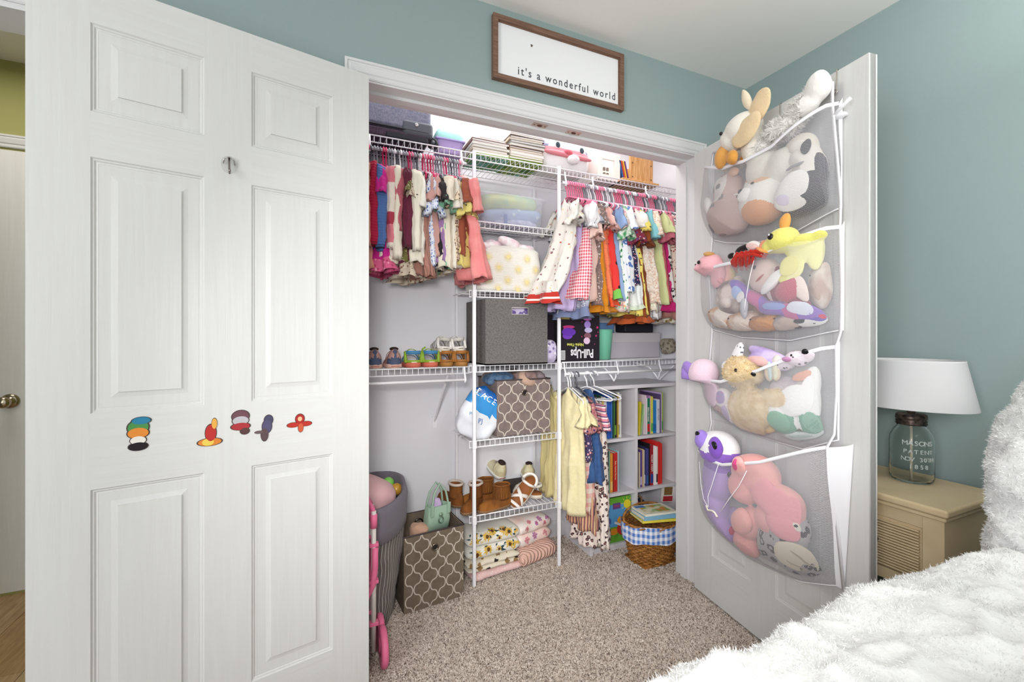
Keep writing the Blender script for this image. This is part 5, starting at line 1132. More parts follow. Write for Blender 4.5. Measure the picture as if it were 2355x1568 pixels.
for y in (.80, 1.02): MB().tube([(X0+.002, y, .55), (X0-.022, y, .55)], .005, 8).build('handle_post', BRZ, dr, True); MB().box((X0-.001, y-.006, .50), (X0+.001, y+.006, .585)).build('handle_plate', BRZ, dr)
MB().tube([(X0-.022, .775, .55), (X0-.022, 1.045, .55)], .0055, 10).build('handle_bar', BRZ, dr, True)
LX, LY, LZ = 1.845, .80, ZT+.0245
lp = thing('table_lamp', 'clear glass jar lamp with white drum shade on the nightstand', 'lamp', (LX, LY, LZ))
GL = M('fafcfb', .02, trans=1, ior=1.18, spec=.6)
ou = [(.0, .0), (.050, .0), (.057, .006), (.059, .02), (.059, .13), (.057, .15), (.048, .172), (.038, .185), (.037, .20)]
inn = [(.034, .20), (.035, .183), (.045, .169), (.054, .148), (.056, .13), (.056, .02), (.052, .008), (0, .006)]
MB().lathe(ou+inn, 48).build('jar', GL, lp, True)
MB().lathe([(0, .19), (.040, .19), (.042, .194), (.039, .198), (.042, .202), (.039, .206), (.042, .210), (.041, .222), (.036, .226), (.010, .227), (.008, .235), (0, .235)], 40).build('lid', M('6a5a52', .4, 'noise', '3a3230', sc=60, metal=.7), lp, True)
MB().tube([(0, 0, .006), (0, 0, .19)], .004, 8).build('stem', M('c9bfae', .4), lp, True); MB().tube([(0, 0, .23), (0, 0, .27)], .012, 12).build('socket', M('8a8078', .4, metal=.5), lp, True)
for i, (t, z_) in enumerate((('MASONS', .135), ('PATENT', .107), ('NOV 30TH', .082), ('1858', .058))):
    n = len(t); sz = .022 if i == 0 else .019
    for j, ch in enumerate(t):
        if ch == ' ': continue
        a = math.radians(222+(j-(n-1)/2)*13.5*(1 if n < 7 else .8))
        text(ch, sz, M('e3ebe8', .08, spec=.9, alpha=.6), lp, (.0592*math.cos(a), .0592*math.sin(a), z_), (PI/2, 0, a+PI/2), ext=.0012, name='raised_letter')
SH = M('cfced0', .8, emit=.0, bump=.05, bs=400); n = 56
def shr(kx, ky, z_): return [(kx*math.cos(2*PI*j/n), ky*math.sin(2*PI*j/n), z_) for j in range(n)]
MB().loft([shr(.134, .165, .252), shr(.134, .165, .256), shr(.108, .135, .405), shr(.108, .135, .41), shr(.105, .132, .409), shr(.131, .162, .254), shr(.134, .165, .252)], caps=(False, False)).build('shade', SH, lp, True)
MB().tube([(-.106, 0, .395), (0, 0, .385), (.106, 0, .395)], .0015, 5).build('shade_spider', CHROME, lp, True)

# ------------------------------------------------------------ bed
bed = thing('bed', 'bed below the white fluffy comforter in the foreground', 'bed', (0, 0, 0))
MB().box((.10, -1.3, .28), (1.93, .38, .60)).build('mattress', M('e8e6e4', .8), bed, bevel=.03); MB().box((.08, -1.32, .10), (1.95, .40, .28)).build('bed_frame', M('5a3a26', .5, 'wood', '42291a', sc=12), bed)
for x in (.1, 1.88):
    for y in (-1.3, .33): MB().box((x, y, 0), (x+.06, y+.06, .1)).build('leg', M('42291a', .5), bed)
FUR = M('e2e2e1', .95, bump=.5, bs=90); FUR2 = M('e4e4e3', .95)
def crf(x, y):
    v = Vector((x*5, y*5, 0)); h = noise.noise(v)*.012+noise.noise(v*2.3)*.008
    rg_ = 1-abs(noise.noise(Vector((x*7+3, y*15, 1.7)))*2); h += .010*max(0, rg_)**3
    rg2 = 1-abs(noise.noise(Vector((x*22, y*30, 4.7)))*2); h += .004*rg2**3
    return h
XB0, XB1, YB0, YE, R0 = .03, 1.955, -1.2, .455, .05
NX, NY = 330, 250
P = np.zeros((NY+1, NX+1, 3))
for j in range(NY+1):
    v = j/NY; sl = (YE-R0-YB0)+R0*PI/2+.32; s_ = v**.75*sl if False else v*sl; flat = YE-R0-YB0
    for i in range(NX+1):
        x = XB0+(XB1-XB0)*i/NX; e = .012*math.sin(x*9)+.018*noise.noise(Vector((x*4, 7, 0)))+.006*noise.noise(Vector((x*19, 3, 0)))
        if s_ <= flat: y, z_, hn = YB0+s_, .745, 1
        elif s_ <= flat+R0*PI/2: a = (s_-flat)/R0; y, z_, hn = YE-R0+R0*math.sin(a), .745-R0+R0*math.cos(a), 1
        else: y, z_, hn = YE, .745-R0-(s_-flat-R0*PI/2), 1
        h = crf(x, s_); endr = max(0, .08-(x-XB0))/.08
        k = max(0, (y-YE+.35)/.35); z2 = z_+h*(1 if s_ < flat+R0 else .3)-.05*endr**2+.03*noise.noise(Vector((x*2.2, y*2.2, 9)))*(1-k*.5)
        P[j, i] = (x, y+e*k+(h if s_ > flat+R0 else 0), z2)
vs = P.reshape(-1, 3); mb = MB(); mb.v = [tuple(p) for p in vs]
mb.f = [(j*(NX+1)+i, j*(NX+1)+i+1, (j+1)*(NX+1)+i+1, (j+1)*(NX+1)+i) for j in range(NY) for i in range(NX)]; mb.m = [0]*len(mb.f)
cf = mb.build('comforter', FUR, None, True); tag(cf, 'white fluffy shaggy comforter spread over the bed in the foreground', 'comforter')
def fur_on(o, n, L, W, seed, lay=.5, test=None, clk=9, mats=None, parent=None, name='fur', lift=1.0):
    Pp, Nn = sample_mesh(o, n, seed)
    if test is not None: k = test(Pp); Pp, Nn = Pp[k], Nn[k]
    q = Pp*clk; cl = np.stack([np.sin(q[:, 0]*2.1+np.sin(q[:, 1]*3)), np.sin(q[:, 1]*2.7+np.sin(q[:, 2]*2.2+q[:, 0])), np.sin(q[:, 2]*1.9+q[:, 0]*1.3)], 1)*.9
    return blades(name, Pp, Nn*lift, L, W, mats or [o.data.materials[0]], o if parent is None else parent, lay, seed, cl)
fur_on(cf, 480000, .0042, .0009, 5, .7, lambda p: (p[:, 1] > -.05) & (p[:, 2] > .5), mats=[FUR2], lift=.25, clk=26)
fur_on(cf, 110000, .0065, .0018, 6, .8, lambda p: (p[:, 1] > .36) & (p[:, 2] > .60), mats=[FUR2], lift=1.0, clk=40)
mb = MB().ell((0, 0, 0), (.33, .30, .13), 120, 70, e=.72)
def pz(p):
    v = Vector(p); n_ = v.normalized(); h = noise.noise(v*9)*.018+max(0, 1-abs(noise.noise(v*16)*2.2))**2*.014+noise.noise(v*40)*.004; return tuple(v+n_*h)
mb.v = [pz(p) for p in mb.v]
pw = mb.build('pillow', FUR, None, True, (1.485, .17, .85), (math.radians(6), math.radians(-62), math.radians(4))); tag(pw, 'white shaggy pillow standing against the head of the bed', 'pillow')
fur_on(pw, 150000, .0055, .0011, 8, .7, mats=[FUR2], lift=.25, clk=26); fur_on(pw, 50000, .0075, .0020, 9, .8, mats=[FUR2], clk=40)

# ------------------------------------------------------------ carpet pile
r_ = np.random.RandomState(4); n = 190000
Pp = np.stack([r_.uniform(-.15, 1.8, n), r_.uniform(.95, 2.24, n), np.zeros(n)], 1)
keep = ~((Pp[:, 1] > 1.535) & (Pp[:, 1] < 1.66) & ((Pp[:, 0] < .14) | (Pp[:, 0] > 1.64))); Pp = Pp[keep]
cell = (np.sin(Pp[:, 0]*913.1+Pp[:, 1]*571.7)*43758.5) % 1; g = np.floor(Pp[:, :2]*240); hsh = np.abs(np.sin(g[:, 0]*12.9898+g[:, 1]*78.233)*43758.5453) % 1
mi = np.digitize(hsh, [.34, .62, .82, .93]).astype(np.int32)
blades('carpet_pile', Pp, np.tile([0, 0, 1.], (len(Pp), 1)), .0055, .0034, [M('ece2d8', .95), M('d8cabe', .95), M('bba99c', .95), M('8a776b', .95), M('5c4c44', .95)], carpet, .45, 4, mi=mi)

# ------------------------------------------------------------ over-door organiser
NET = net_mat(); BND = M('f0eff3', .75, bump=.1, bs=300)
org = thing('mesh_organizer', 'white mesh over-door organizer with four bulging pockets on the right closet door', 'organizer', DW(0, 0, 0), (0, 0, DA))
# local: x along the door, -y towards the room, z up
def Lc(s, n, z): return Vector((s, -n, z))
def netgrid(name, fn, nu, nv, m, parent, uvfn):
    mb = MB().grid(fn, nu, nv); o = mb.build(name, m, parent, True); uvl = o.data.uv_layers.new(name='UVMap')
    for lp_ in o.data.loops:
        vi = lp_.vertex_index; i, j = vi % (nu+1), vi//(nu+1); uvl.data[lp_.index].uv = uvfn(i/nu, j/nv)
    return o
netgrid('backing_net', lambda u, v: Lc(lerp(.125, .69, u), .004, lerp(1.985, .34, v)), 8, 20, NET, org, lambda u, v: (u*.565, v*1.645))
PK_ = [ # rim (a, z), bottom (a, z), rim bulge, belly bulge
 ([(0, 1.912), (.3, 1.842), (.5, 1.826), (.7, 1.838), (1, 1.915)], [(0, 1.60), (.15, 1.57), (.4, 1.54), (.7, 1.535), (1, 1.585)], .11, .175, (.135, .685), .035),
 ([(0, 1.462), (.45, 1.458), (.7, 1.478), (1, 1.525)], [(0, 1.21), (.3, 1.175), (.7, 1.165), (1, 1.20)], .12, .16, (.13, .69), .055),
 ([(0, .995), (.35, 1.005), (.65, 1.06), (1, 1.148)], [(0, .92), (.15, .85), (.4, .80), (.8, .795), (1, .85)], .13, .14, (.13, .675), .06),
 ([(0, .690), (.4, .690), (.7, .745), (1, .83)], [(0, .46), (.15, .36), (.5, .32), (.8, .34), (1, .385)], .145, .175, (.12, .67), .05)]
def pocket_pt(k, u, v, off=0):
    rim, bot, rn, bn, (s0, s1), en = PK_[k]
    zr = prof(rim, u); zb_ = prof(bot, u); z = lerp(zr, zb_, v)
    edge = min(1, max(0, u*(1-u)*4))**.42
    n = lerp(rn, bn, min(1, v*2))*(1 if v < .5 else math.cos((v-.5)*PI)**.55 if v < 1 else 0)
    en = en if u < .5 or k == 3 else .012
    n = en*(1-v)*.9*(1-edge)+n*edge+.006+off
    n += .004*math.sin(u*17+k)*edge*(1-v)+.003*math.sin(v*9+u*6)
    return Lc(lerp(s0, s1, u), n, z)
for k in range(4):
    hgt = PK_[k][0][0][1]-PK_[k][1][0][1]
    netgrid('net_pocket', lambda u, v, k=k: pocket_pt(k, u, v), 48, 30, NET, org, lambda u, v, k=k: (u*.66, v*.42))
    rim = [pocket_pt(k, i/40, .0, .001) for i in range(41)]
    rg = [[p+Vector((0, -.001, .006)), p+Vector((0, .001, .006)), p+Vector((0, .001, -.006)), p+Vector((0, -.001, -.006))] for p in rim]
    MB().loft(rg).build('rim_binding', BND, org, True)
    bot = [pocket_pt(k, i/40, .995) for i in range(41)]; MB().tube(bot, .0022, 5).build('bottom_seam', BND, org, True)
    # side gussets of plain white fabric
    for u, sd in ((1, 1), (0, -1)):
        w_ = [.002, .003, .004, .05][k] if sd > 0 else .002
        def gus(a, b, u=u, sd=sd, k=k, w_=w_):
            p = pocket_pt(k, u, b); return Vector((p.x+sd*w_*math.sin(a*PI/2)*(1-b*.55), lerp(p.y, -.003, a), lerp(p.z, p.z+.02*(1-b), a)))
        MB().grid(gus, 5, 16).build('side_gusset', BND, org, True)
for (u0, pts) in ((1, [(.675, .03, 1.985), (.678, .035, 1.91), (.688, .03, 1.75), (.70, .03, 1.60), (.69, .02, 1.525), (.692, .015, 1.35), (.69, .015, 1.20), (.678, .02, 1.148), (.676, .015, 1.0), (.672, .02, .87), (.668, .045, .83), (.68, .02, .6), (.695, .01, .385)]), (0, [(.125, .004, 1.985), (.13, .02, 1.9), (.125, .01, 1.6), (.128, .03, 1.46), (.125, .01, 1.2), (.125, .03, 1.0), (.12, .01, .8), (.115, .03, .69), (.12, .01, .46)])):
    P = [Lc(*p) for p in pts]; rg = [[p+Vector((-.005, -.001, 0)), p+Vector((.005, -.001, 0)), p+Vector((.005, .001, 0)), p+Vector((-.005, .001, 0))] for p in P]; MB().loft(rg).build('side_binding', BND, org, True)
MB().tube([Lc(lerp(.125, .675, t/10), .006+.024*(t/10)**3, 1.985-.012*math.sin(PI*t/10)) for t in range(11)], .004, 6).build('top_binding', BND, org, True)
for s_, tp_ in ((.209, 1.985), (.46, 1.98), (.668, 1.985)):
    hk2 = MB().tube([Lc(s_, -.037, 1.99), Lc(s_, -.037, 2.033), Lc(s_, .003, 2.033), Lc(s_, .004, 1.965), Lc(s_, .012, 1.95), Lc(s_, .02, 1.958)], .0022, 4).build('door_hook', M('8f8882', .3, metal=.9), org)
    MB().tube([Lc(s_+.008*math.cos(a), .012, tp_-.026+.008*math.sin(a)) for a in [2*PI*i/14 for i in range(14)]], .0016, 5, closed=True).build('ring', CHROME, hk2, True)
pg_ = thing('door_peg', 'white plastic peg hanger sticking out near the top of the right door', 'hook', DW(.70, 0, 1.875), (0, 0, DA))
MB().tube([(0, -.002, 0), (-.01, -.02, .0), (-.02, -.03, .003), (.0, -.035, .010), (.035, -.035, .028)], .0055, 8).build('peg', BND, pg_, True); MB().ell((-.015, -.014, 0), (.022, .014, .010)).build('peg_base', BND, pg_, True)
# strings on two pockets
def onp(k, s, z, off=.004):
    b = None
    for i in range(41):
        for j in range(31):
            p = pocket_pt(k, i/40, j/30); d_ = (p.x-s)**2+(p.z-z)**2
            if b is None or d_ < b[0]: b = (d_, p)
    return b[1]+Vector((0, -off, 0))
for k, pts in ((1, [(.46, 1.455), (.462, 1.38), (.465, 1.30), (.458, 1.27)]), (3, [(.32, .69), (.30, .60), (.29, .55), (.30, .51)]), (3, [(.47, .70), (.44, .64), (.40, .58), (.37, .53)]), (3, [(.19, .66), (.22, .58), (.26, .53), (.30, .51)])):
    MB().tube([onp(k, s, z) for s, z in pts], .0013, 5).build('draw_string', BND, org, True)
MB().tube([onp(3, s, z, .005) for s, z in ((.29, .512), (.305, .503), (.33, .507), (.345, .515), (.35, .505))], .004, 6).build('cord_end', M('e8e2d4', .6), org, True)

# ------------------------------------------------------------ soft toys
PL = lambda c, kind=None, *a, **k: F(c, kind, *a, **{**dict(bump=.7, bs=230, sheen=.3, spec=.08, rough=1), **k})
def remesh(mb, vox, it=6):
    me = bpy.data.meshes.new('t'); me.from_pydata(mb.v, [], mb.f); o = bpy.data.objects.new('t', me); C.objects.link(o)
    a = o.modifiers.new('r', 'REMESH'); a.mode = 'VOXEL'; a.voxel_size = vox
    b = o.modifiers.new('s', 'SMOOTH'); b.iterations = it; b.factor = .6
    bpy.context.view_layer.update(); m2 = bpy.data.meshes.new_from_object(o.evaluated_get(bpy.context.evaluated_depsgraph_get())); bpy.data.objects.remove(o); return m2
from mathutils import Euler
def plush(name, label, s, n, z, blobs, m, parts=(), mats=(), tests=(), rot=(0, 0, 0), vox=.0042, cat='plush toy', group='soft toys in the door organizer', wob=.004, k=1.0):
    """blobs: (x, y, z, rx, ry, rz[, tilt]) in door axes: x along door, -y towards the room"""
    root = thing(name, label, cat, DW(s, n, z), (rot[0], rot[1], rot[2]+DA), group)
    root.scale = (k, k, k); mb = MB()
    for b in blobs: mb.ell(b[:3], b[3:6], 28, 16, rot=Euler((0, b[6] if len(b) > 6 else 0, 0)))
    me = remesh(mb, vox); bo = bpy.data.objects.new('body', me); C.objects.link(bo); bo.parent = root
    o_ = Vector((s*9, z*5, n))
    for v in me.vertices: v.co += noise.noise_vector(v.co*14+o_)*wob
    me.materials.clear(); me.materials.append(m)
    for q in mats: me.materials.append(q)
    for p in me.polygons:
        p.material_index = 0; c = p.center
        for i, t in enumerate(tests):
            if t(c): p.material_index = i+1
    me.shade_smooth()
    for pt in parts:
        nm, b, pm = pt[:3]; q = MB(); 
        for e in (b if isinstance(b[0], tuple) else [b]): q.ell(e[:3], e[3:6], 20, 12, rot=Euler((e[7] if len(e) > 7 else 0, e[6] if len(e) > 6 else 0, e[8] if len(e) > 8 else 0)))
        q.wob(.0035, 30, len(nm)).build(nm, pm, root, True)
    return root, bo
BK = M('15151a', .15, spec=.7); IV = PL('f2efe8'); PINKP = PL('e9a9a4')
# pocket 1
g, gb_ = plush('plush_goose', 'white plush goose with cream floppy ears leaning out of the top pocket', .39, .095, 1.955,
   [(0, 0, 0, .048, .045, .042), (-.03, -.01, -.015, .03, .03, .032), (.02, .01, -.05, .032, .03, .05), (.04, .02, -.11, .045, .035, .05), (.09, .03, -.13, .06, .04, .05)], PL('ece7dd'),
   [('beak', (-.058, -.018, -.050, .018, .016, .030, .35), PL('e0a45a')), ('eye', (-.040, -.037, .004, .005, .004, .005), BK), ('ear', (.035, -.03, -.022, .048, .008, .030, -.5), PL('ead0a8')), ('ear', (.055, -.01, .03, .030, .008, .042, .5), PL('ead0a8')), ('ear', (.018, -.01, .065, .010, .007, .035, -.4), PL('f0dfc4')), ('chin_spot', (-.005, -.035, -.075, .016, .012, .018), PL('d99a4a'))], k=1.45)
w_, wb_ = plush('plush_fluffy_wing', 'shaggy white plush lying along the top pocket rim', .53, .07, 1.895, [(-.07, 0, -.03, .05, .035, .032), (0, 0, 0, .06, .035, .032), (.06, .01, .035, .05, .03, .03), (.10, .015, .075, .035, .03, .045)], PL('f0eeea', bump=1, bs=80), k=1.15)
fur_on(wb_, 7000, .016, .003, 3, .5, lambda p: p[:, 0] < .07, name='shag', clk=60)
plush('plush_penguin', 'grey and white plush with an orange spot behind the goose', .33, .06, 1.885, [(0, 0, 0, .045, .03, .055), (.02, 0, .05, .03, .028, .03), (-.05, .01, -.03, .04, .02, .02)], PL('c4bdb6', 'noise', 'e6e1da', sc=30, bump=.8), [('beak', (.02, -.03, .055, .012, .012, .012), PL('d9a04a')), ('eye', (-.01, -.026, .03, .004, .003, .004), BK), ('foot', (.045, -.02, -.03, .016, .014, .012), PL('d98f3a'))])
plush('plush_cat', 'round white and tan calico plush with an orange belly in the top pocket', .455, .075, 1.672, [(0, 0, 0, .085, .06, .082), (.055, 0, .068, .018, .012, .022), (-.06, 0, .065, .018, .012, .022)], PL('f1ece6'),
   [('nose', (-.035, -.058, .035, .010, .005, .008), BK), ('eye', (-.062, -.045, .028, .007, .004, .007), BK), ('muzzle', (-.022, -.055, .020, .030, .010, .024), PL('f6f2ee')), ('eye', (.015, -.060, .048, .007, .004, .004), BK)], [PL('e6a878'), PL('e2b48e')], [lambda c: (c.x-.008)**2/.0044+(c.z+.055)**2/.0022 < 1 and c.y < .02, lambda c: (c.x-.02)**2/.003+(c.z-.085)**2/.0012 < 1 or (c.x+.072)**2/.0008+(c.z-.03)**2/.0007 < 1], k=1.08)
plush('plush_cow', 'large round dusty pink and grey cow plush at the left of the top pocket', .285, .072, 1.682, [(0, 0, -.02, .105, .058, .100), (.0, .0, .08, .07, .045, .07), (-.02, -.0, .1, .03, .02, .03)], PL('cdb2ac'), [('nostril_patch', (-.085, -.035, -.06, .020, .012, .028), PL('4d4146')), ('foot', (-.03, -.02, -.112, .028, .02, .014), PL('8a6a66')), ('horn', (.05, -.02, .135, .022, .014, .018), PL('e0b49c')), ('tuft', (-.085, -.03, .04, .03, .02, .035), PL('e8e4e0', bump=1, bs=60))], [PL('8f8a8c'), PL('e4dfda')], [lambda c: c.z > .02 and c.x < .02 and noise.noise(c*26) > .05, lambda c: c.z > .04 and noise.noise(c*22+Vector((3, 0, 0))) > .12])
plush('plush_badger', 'big black and white plush with a sleepy face at the right of the top pocket', .612, .06, 1.665, [(0, 0, -.04, .085, .06, .075), (.03, 0, .05, .07, .05, .07), (.0, 0, .10, .06, .045, .045), (.055, 0, -.03, .035, .04, .08)], PL('2c2b30'), [('ear', (-.015, -.055, .005, .065, .014, .040, -.55), PL('ece8e4')), ('ear', (-.03, -.055, -.04, .045, .014, .035, .4), PL('e9e4e0')), ('ear_lining', (-.04, -.068, -.03, .018, .006, .020), PL('d9cce0')), ('eye_patch', (.03, -.05, .125, .022, .010, .024), PL('26262a')), ('whisker_line', (.0, -.055, .07, .03, .006, .006, -.2), PL('8a8488'))], [PL('e6dfd6')], [lambda c: c.z > .045 and c.x < .075])
plush('plush_bunny', 'small peach plush between the cow and the badger', .41, .055, 1.80, [(0, 0, 0, .04, .03, .032), (-.03, 0, .02, .018, .014, .026), (.03, -.005, .018, .02, .015, .024), (.0, .0, -.04, .05, .03, .03)], PL('e8b494'), [('paw', (.04, -.02, -.005, .024, .016, .018), PL('e4a07c'))])
plush('plush_panda', 'black-eyed cream plush face high in the top pocket', .58, .05, 1.80, [(0, 0, 0, .065, .04, .06), (-.05, .0, -.03, .03, .03, .05)], PL('e5dccf'), [('eye_patch', (-.048, -.028, .0, .022, .012, .028, .5), PL('2c2a2e')), ('muzzle', (.02, -.035, .005, .03, .014, .02), PL('efe8de'))])
# pocket 2
plush('plush_dinosaur', 'yellow dinosaur plush with orange crest leaning out of the second pocket', .55, .09, 1.508, [(0, 0, 0, .048, .040, .040), (-.035, -.008, -.012, .026, .026, .022), (.06, .01, -.035, .055, .04, .042), (.11, .012, -.05, .045, .035, .055), (.05, -.01, -.09, .022, .02, .035), (.02, -.01, -.12, .025, .02, .018)], PL('e6e07c'),
   [('crest', (.012, -.005, .052, .017, .012, .028, .2), PL('e9a85a')), ('eye', (-.008, -.040, .012, .010, .006, .010), BK), ('eye_glint', (-.010, -.0455, .0155, .003, .0015, .003), M('ffffff', .3)), ('snout_fin', (-.052, -.03, -.022, .024, .008, .006, .5), PL('f0a25c')), ('arm', (.035, -.035, -.085, .026, .018, .030, .3), PL('eae48c'))], [PL('eeeaa2')], [lambda c: c.z < -.02 and c.x > .03], k=1.1)
plush('plush_piglet', 'pink hippo-like plush head with a tan patch at the left of the second pocket', .215, .10, 1.478, [(0, 0, 0, .046, .038, .036), (-.028, -.008, -.012, .028, .028, .026), (.03, .01, -.04, .03, .025, .05)], PL('e9b0b8'), [('eye', (-.006, -.040, .008, .007, .004, .007), BK), ('tan_patch', (.012, -.012, .032, .020, .02, .008, .2), PL('c99a5c')), ('nostril', (-.054, -.014, .006, .003, .003, .003), BK)], k=1.2)
plush('plush_bear', 'black and white panda plush behind the red yarn hair', .345, .06, 1.492, [(0, 0, 0, .04, .03, .028), (-.045, 0, -.0, .016, .012, .016)], PL('e9e4dc'), [('ear', (.02, -.018, .022, .034, .016, .012, -.3), PL('2b2224')), ('ear', (-.045, -.01, .008, .016, .012, .012), PL('2b2224'))])
plush('plush_ears', 'white long-eared plush lying over the second pocket rim', .445, .105, 1.508, [(0, 0, 0, .038, .012, .018, .25), (.0, .01, -.018, .03, .015, .014)], PL('f2ebe6'), [('ear_lining', (.0, -.010, -.002, .028, .006, .011, .25), PL('f0cdc8')), ('muzzle', (.045, -.005, -.012, .016, .012, .022, .4), PL('e89a7a'))])
dl, db_ = plush('rag_doll', 'rag doll with red yarn hair and maroon coat in the second pocket', .465, .075, 1.40, [(0, 0, 0, .05, .038, .055), (.055, 0, -.05, .045, .03, .045, .7), (.11, 0, -.09, .045, .026, .024, .5)], PL('e3cbc4'), [('eye', (-.005, -.038, .026, .006, .003, .006), BK), ('smile', (.018, -.041, -.012, .018, .003, .003, -.6), PL('b0524a')), ('sleeve_cone', (.055, -.034, -.028, .050, .014, .016, -.75), PL('f2f0ee')), ('coat', (.10, -.022, -.055, .042, .022, .034, -.5), PL('b83a58')), ('leg', (.135, -.02, -.055, .02, .016, .04, -.4), PL('ecd8d0'))], [PL('8f2f44')], [lambda c: c.x > .045], k=1.15)
for i in range(13):
    a = rnd.uniform(-.3, .5); x = -.055+.006*i; MB().tube([(x+.018, -.030, .062+.012*math.sin(i)), (x-.005, -.052-.006*(i % 3), .070+.008*math.cos(i*2)), (x-.02, -.058, .052+.008*math.sin(i*3)), (x-.03, -.050, .028+.01*math.cos(i*1.7))], .0048, 6).build('yarn_hair', PL('b52a20'), dl, True)
sc2, _ = plush('plush_strap_pillow', 'long purple, pink and blue plush strap pillow across the second pocket', .50, .085, 1.285, [(-.13, 0, .075, .045, .02, .022, .6), (-.06, -.005, .03, .06, .022, .022, .5), (.02, -.005, -.005, .07, .024, .024, .1), (.10, -.002, -.022, .07, .026, .026, .12), (.145, .0, -.04, .045, .026, .030, .2), (-.12, 0, -.055, .06, .018, .016, -.15), (-.04, 0, -.06, .06, .016, .014, -.0)], PL('8f6ac4'),
   [('buckle', (-.075, -.030, .0, .014, .012, .034), M('b9bcc4', .4)), ('face_panel', (.105, -.026, -.012, .034, .006, .020, .1), PL('dfe3f0')), ('blue_panel', (.03, -.028, .0, .040, .004, .012, .05), PL('8fa4de')), ('blue_panel', (-.115, -.022, .052, .03, .006, .020, .8), PL('9fb8ea')), ('label', (-.092, -.030, .038, .016, .004, .020, .5), M('ece8ea', .6)), ('red_stripe', (.165, -.024, -.045, .02, .008, .012, .3), PL('d8405c'))], [PL('c9649c'), PL('6f5abf')], [lambda c: abs(c.x-.075) < .016 or abs(c.x+.05) < .02, lambda c: c.x < -.13 or c.z < -.045], k=1.12)
plush('plush_panda', 'white plush head with one black eye patch in the lower right of the second pocket', .635, .062, 1.213, [(0, 0, 0, .050, .036, .034), (.03, 0, .01, .03, .03, .03)], PL('f0eeec'), [('eye_patch', (-.030, -.024, .012, .017, .012, .014), PL('26252a')), ('ear', (-.047, -.01, -.022, .012, .012, .012), PL('2c2a2e')), ('nose', (.0, -.036, -.010, .004, .003, .003), BK)], k=1.1)
LP_ = [('plush_dog', 'dark brown plush with pale muzzle, left side of the second pocket', .30, .07, 1.335, 'brown', '6f5852', 'd8c8c0', (.055, .04, .06)), ('plush_fox', 'ginger and white plush at the lower left of the second pocket', .25, .06, 1.25, 'ginger', 'd09a62', 'efe6dc', (.07, .04, .05)), ('plush_dog', 'sandy plush with white patch near the bottom of the second pocket', .36, .072, 1.225, 'sand', 'c98f5c', 'efe0d4', (.06, .035, .04)), ('plush_monkey', 'brown and orange plush below the purple strap pillow', .46, .07, 1.22, 'brown', 'a8683a', 'd99a5c', (.055, .035, .035)), ('plush_mouse', 'grey plush tucked between the brown one and the white head', .55, .06, 1.22, 'grey', '8a8488', 'cdb9ac', (.05, .035, .035)), ('plush_duck', 'pale yellow and pink plush under the pink head', .255, .06, 1.42, 'yellow', 'e2d08c', 'e6a0a8', (.035, .03, .04)), ('plush_dog', 'tan patterned plush at the far left bottom of the second pocket', .17, .05, 1.24, 'tan', 'b8875a', 'e9e0d8', (.035, .03, .05)), ('plush_bear', 'reddish brown plush deep in the middle of the second pocket', .40, .03, 1.30, 'red', '7f4a44', 'a8746a', (.06, .025, .05)), ('plush_cat', 'off-white plush behind the dinosaur arm', .66, .04, 1.34, 'white', 'd8ccc0', 'b89a8a', (.045, .03, .06))]
for nm, lab, s, n, z, _, c, c2, rr in LP_:
    rr = tuple(v*1.22 for v in rr)
    plush(nm, lab, s, n, z, [(0, 0, 0)+rr, (rr[0]*.5, 0, rr[2]*.7, rr[0]*.4, rr[1]*.6, rr[2]*.4), (-rr[0]*.6, 0, rr[2]*.5, rr[0]*.35, rr[1]*.6, rr[2]*.4)], PL(c, 'noise', c2, sc=14, bump=.7), [('paw', (rr[0]*.35, -rr[1]*.95, -rr[2]*.3, rr[0]*.35, rr[1]*.4, rr[2]*.3, .5), PL(c2)), ('nose', (-rr[0]*.4, -rr[1]*.95, rr[2]*.5, .004, .003, .003), BK)], vox=.006)
# pocket 3
plush('plush_unicorn', 'pale lavender plush head with a purple floppy ear at the left of the third pocket', .20, .115, 1.028, [(0, 0, 0, .048, .042, .046), (.02, 0, -.06, .04, .035, .04)], PL('e5c9d8'), [('ear', [(-.042, -.022, .012, .030, .014, .020, .5), (-.05, -.028, -.012, .016, .012, .030, -.25)], PL('9b7cc8')), ('ear', (-.072, -.015, .005, .014, .010, .020), PL('8f70bf')), ('eye', (-.02, -.040, -.030, .006, .004, .006), BK)], k=1.35)
t3, tb = plush('plush_teddy', 'curly golden tan teddy bear in the third pocket', .385, .10, 1.045, [(0, 0, 0, .058, .045, .045), (.045, -.01, -.005, .026, .028, .022), (-.03, 0, .025, .02, .014, .018), (.03, 0, -.10, .07, .045, .06), (.02, -.01, -.15, .05, .04, .04), (.11, 0, -.06, .04, .025, .025)], PL('e6d2ae', 'noise', 'd9bf90', sc=45, bump=.6, bs=60), [('eye', (.02, -.042, .008, .005, .003, .005), BK), ('nose', (.066, -.028, .0, .007, .006, .006), BK)], k=1.3)
fur_on(tb, 9000, .007, .0022, 5, .7, name='curls', clk=70)
plush('plush_blanket', 'white cloth with small dark dots sticking up from the third pocket', .345, .085, 1.10, [(0, 0, 0, .022, .010, .055, .45), (-.03, -.005, -.03, .03, .012, .022, -.4)], F('ecebee', 'dots', '6a6a72', sc=90), cat='cloth', k=1.2)
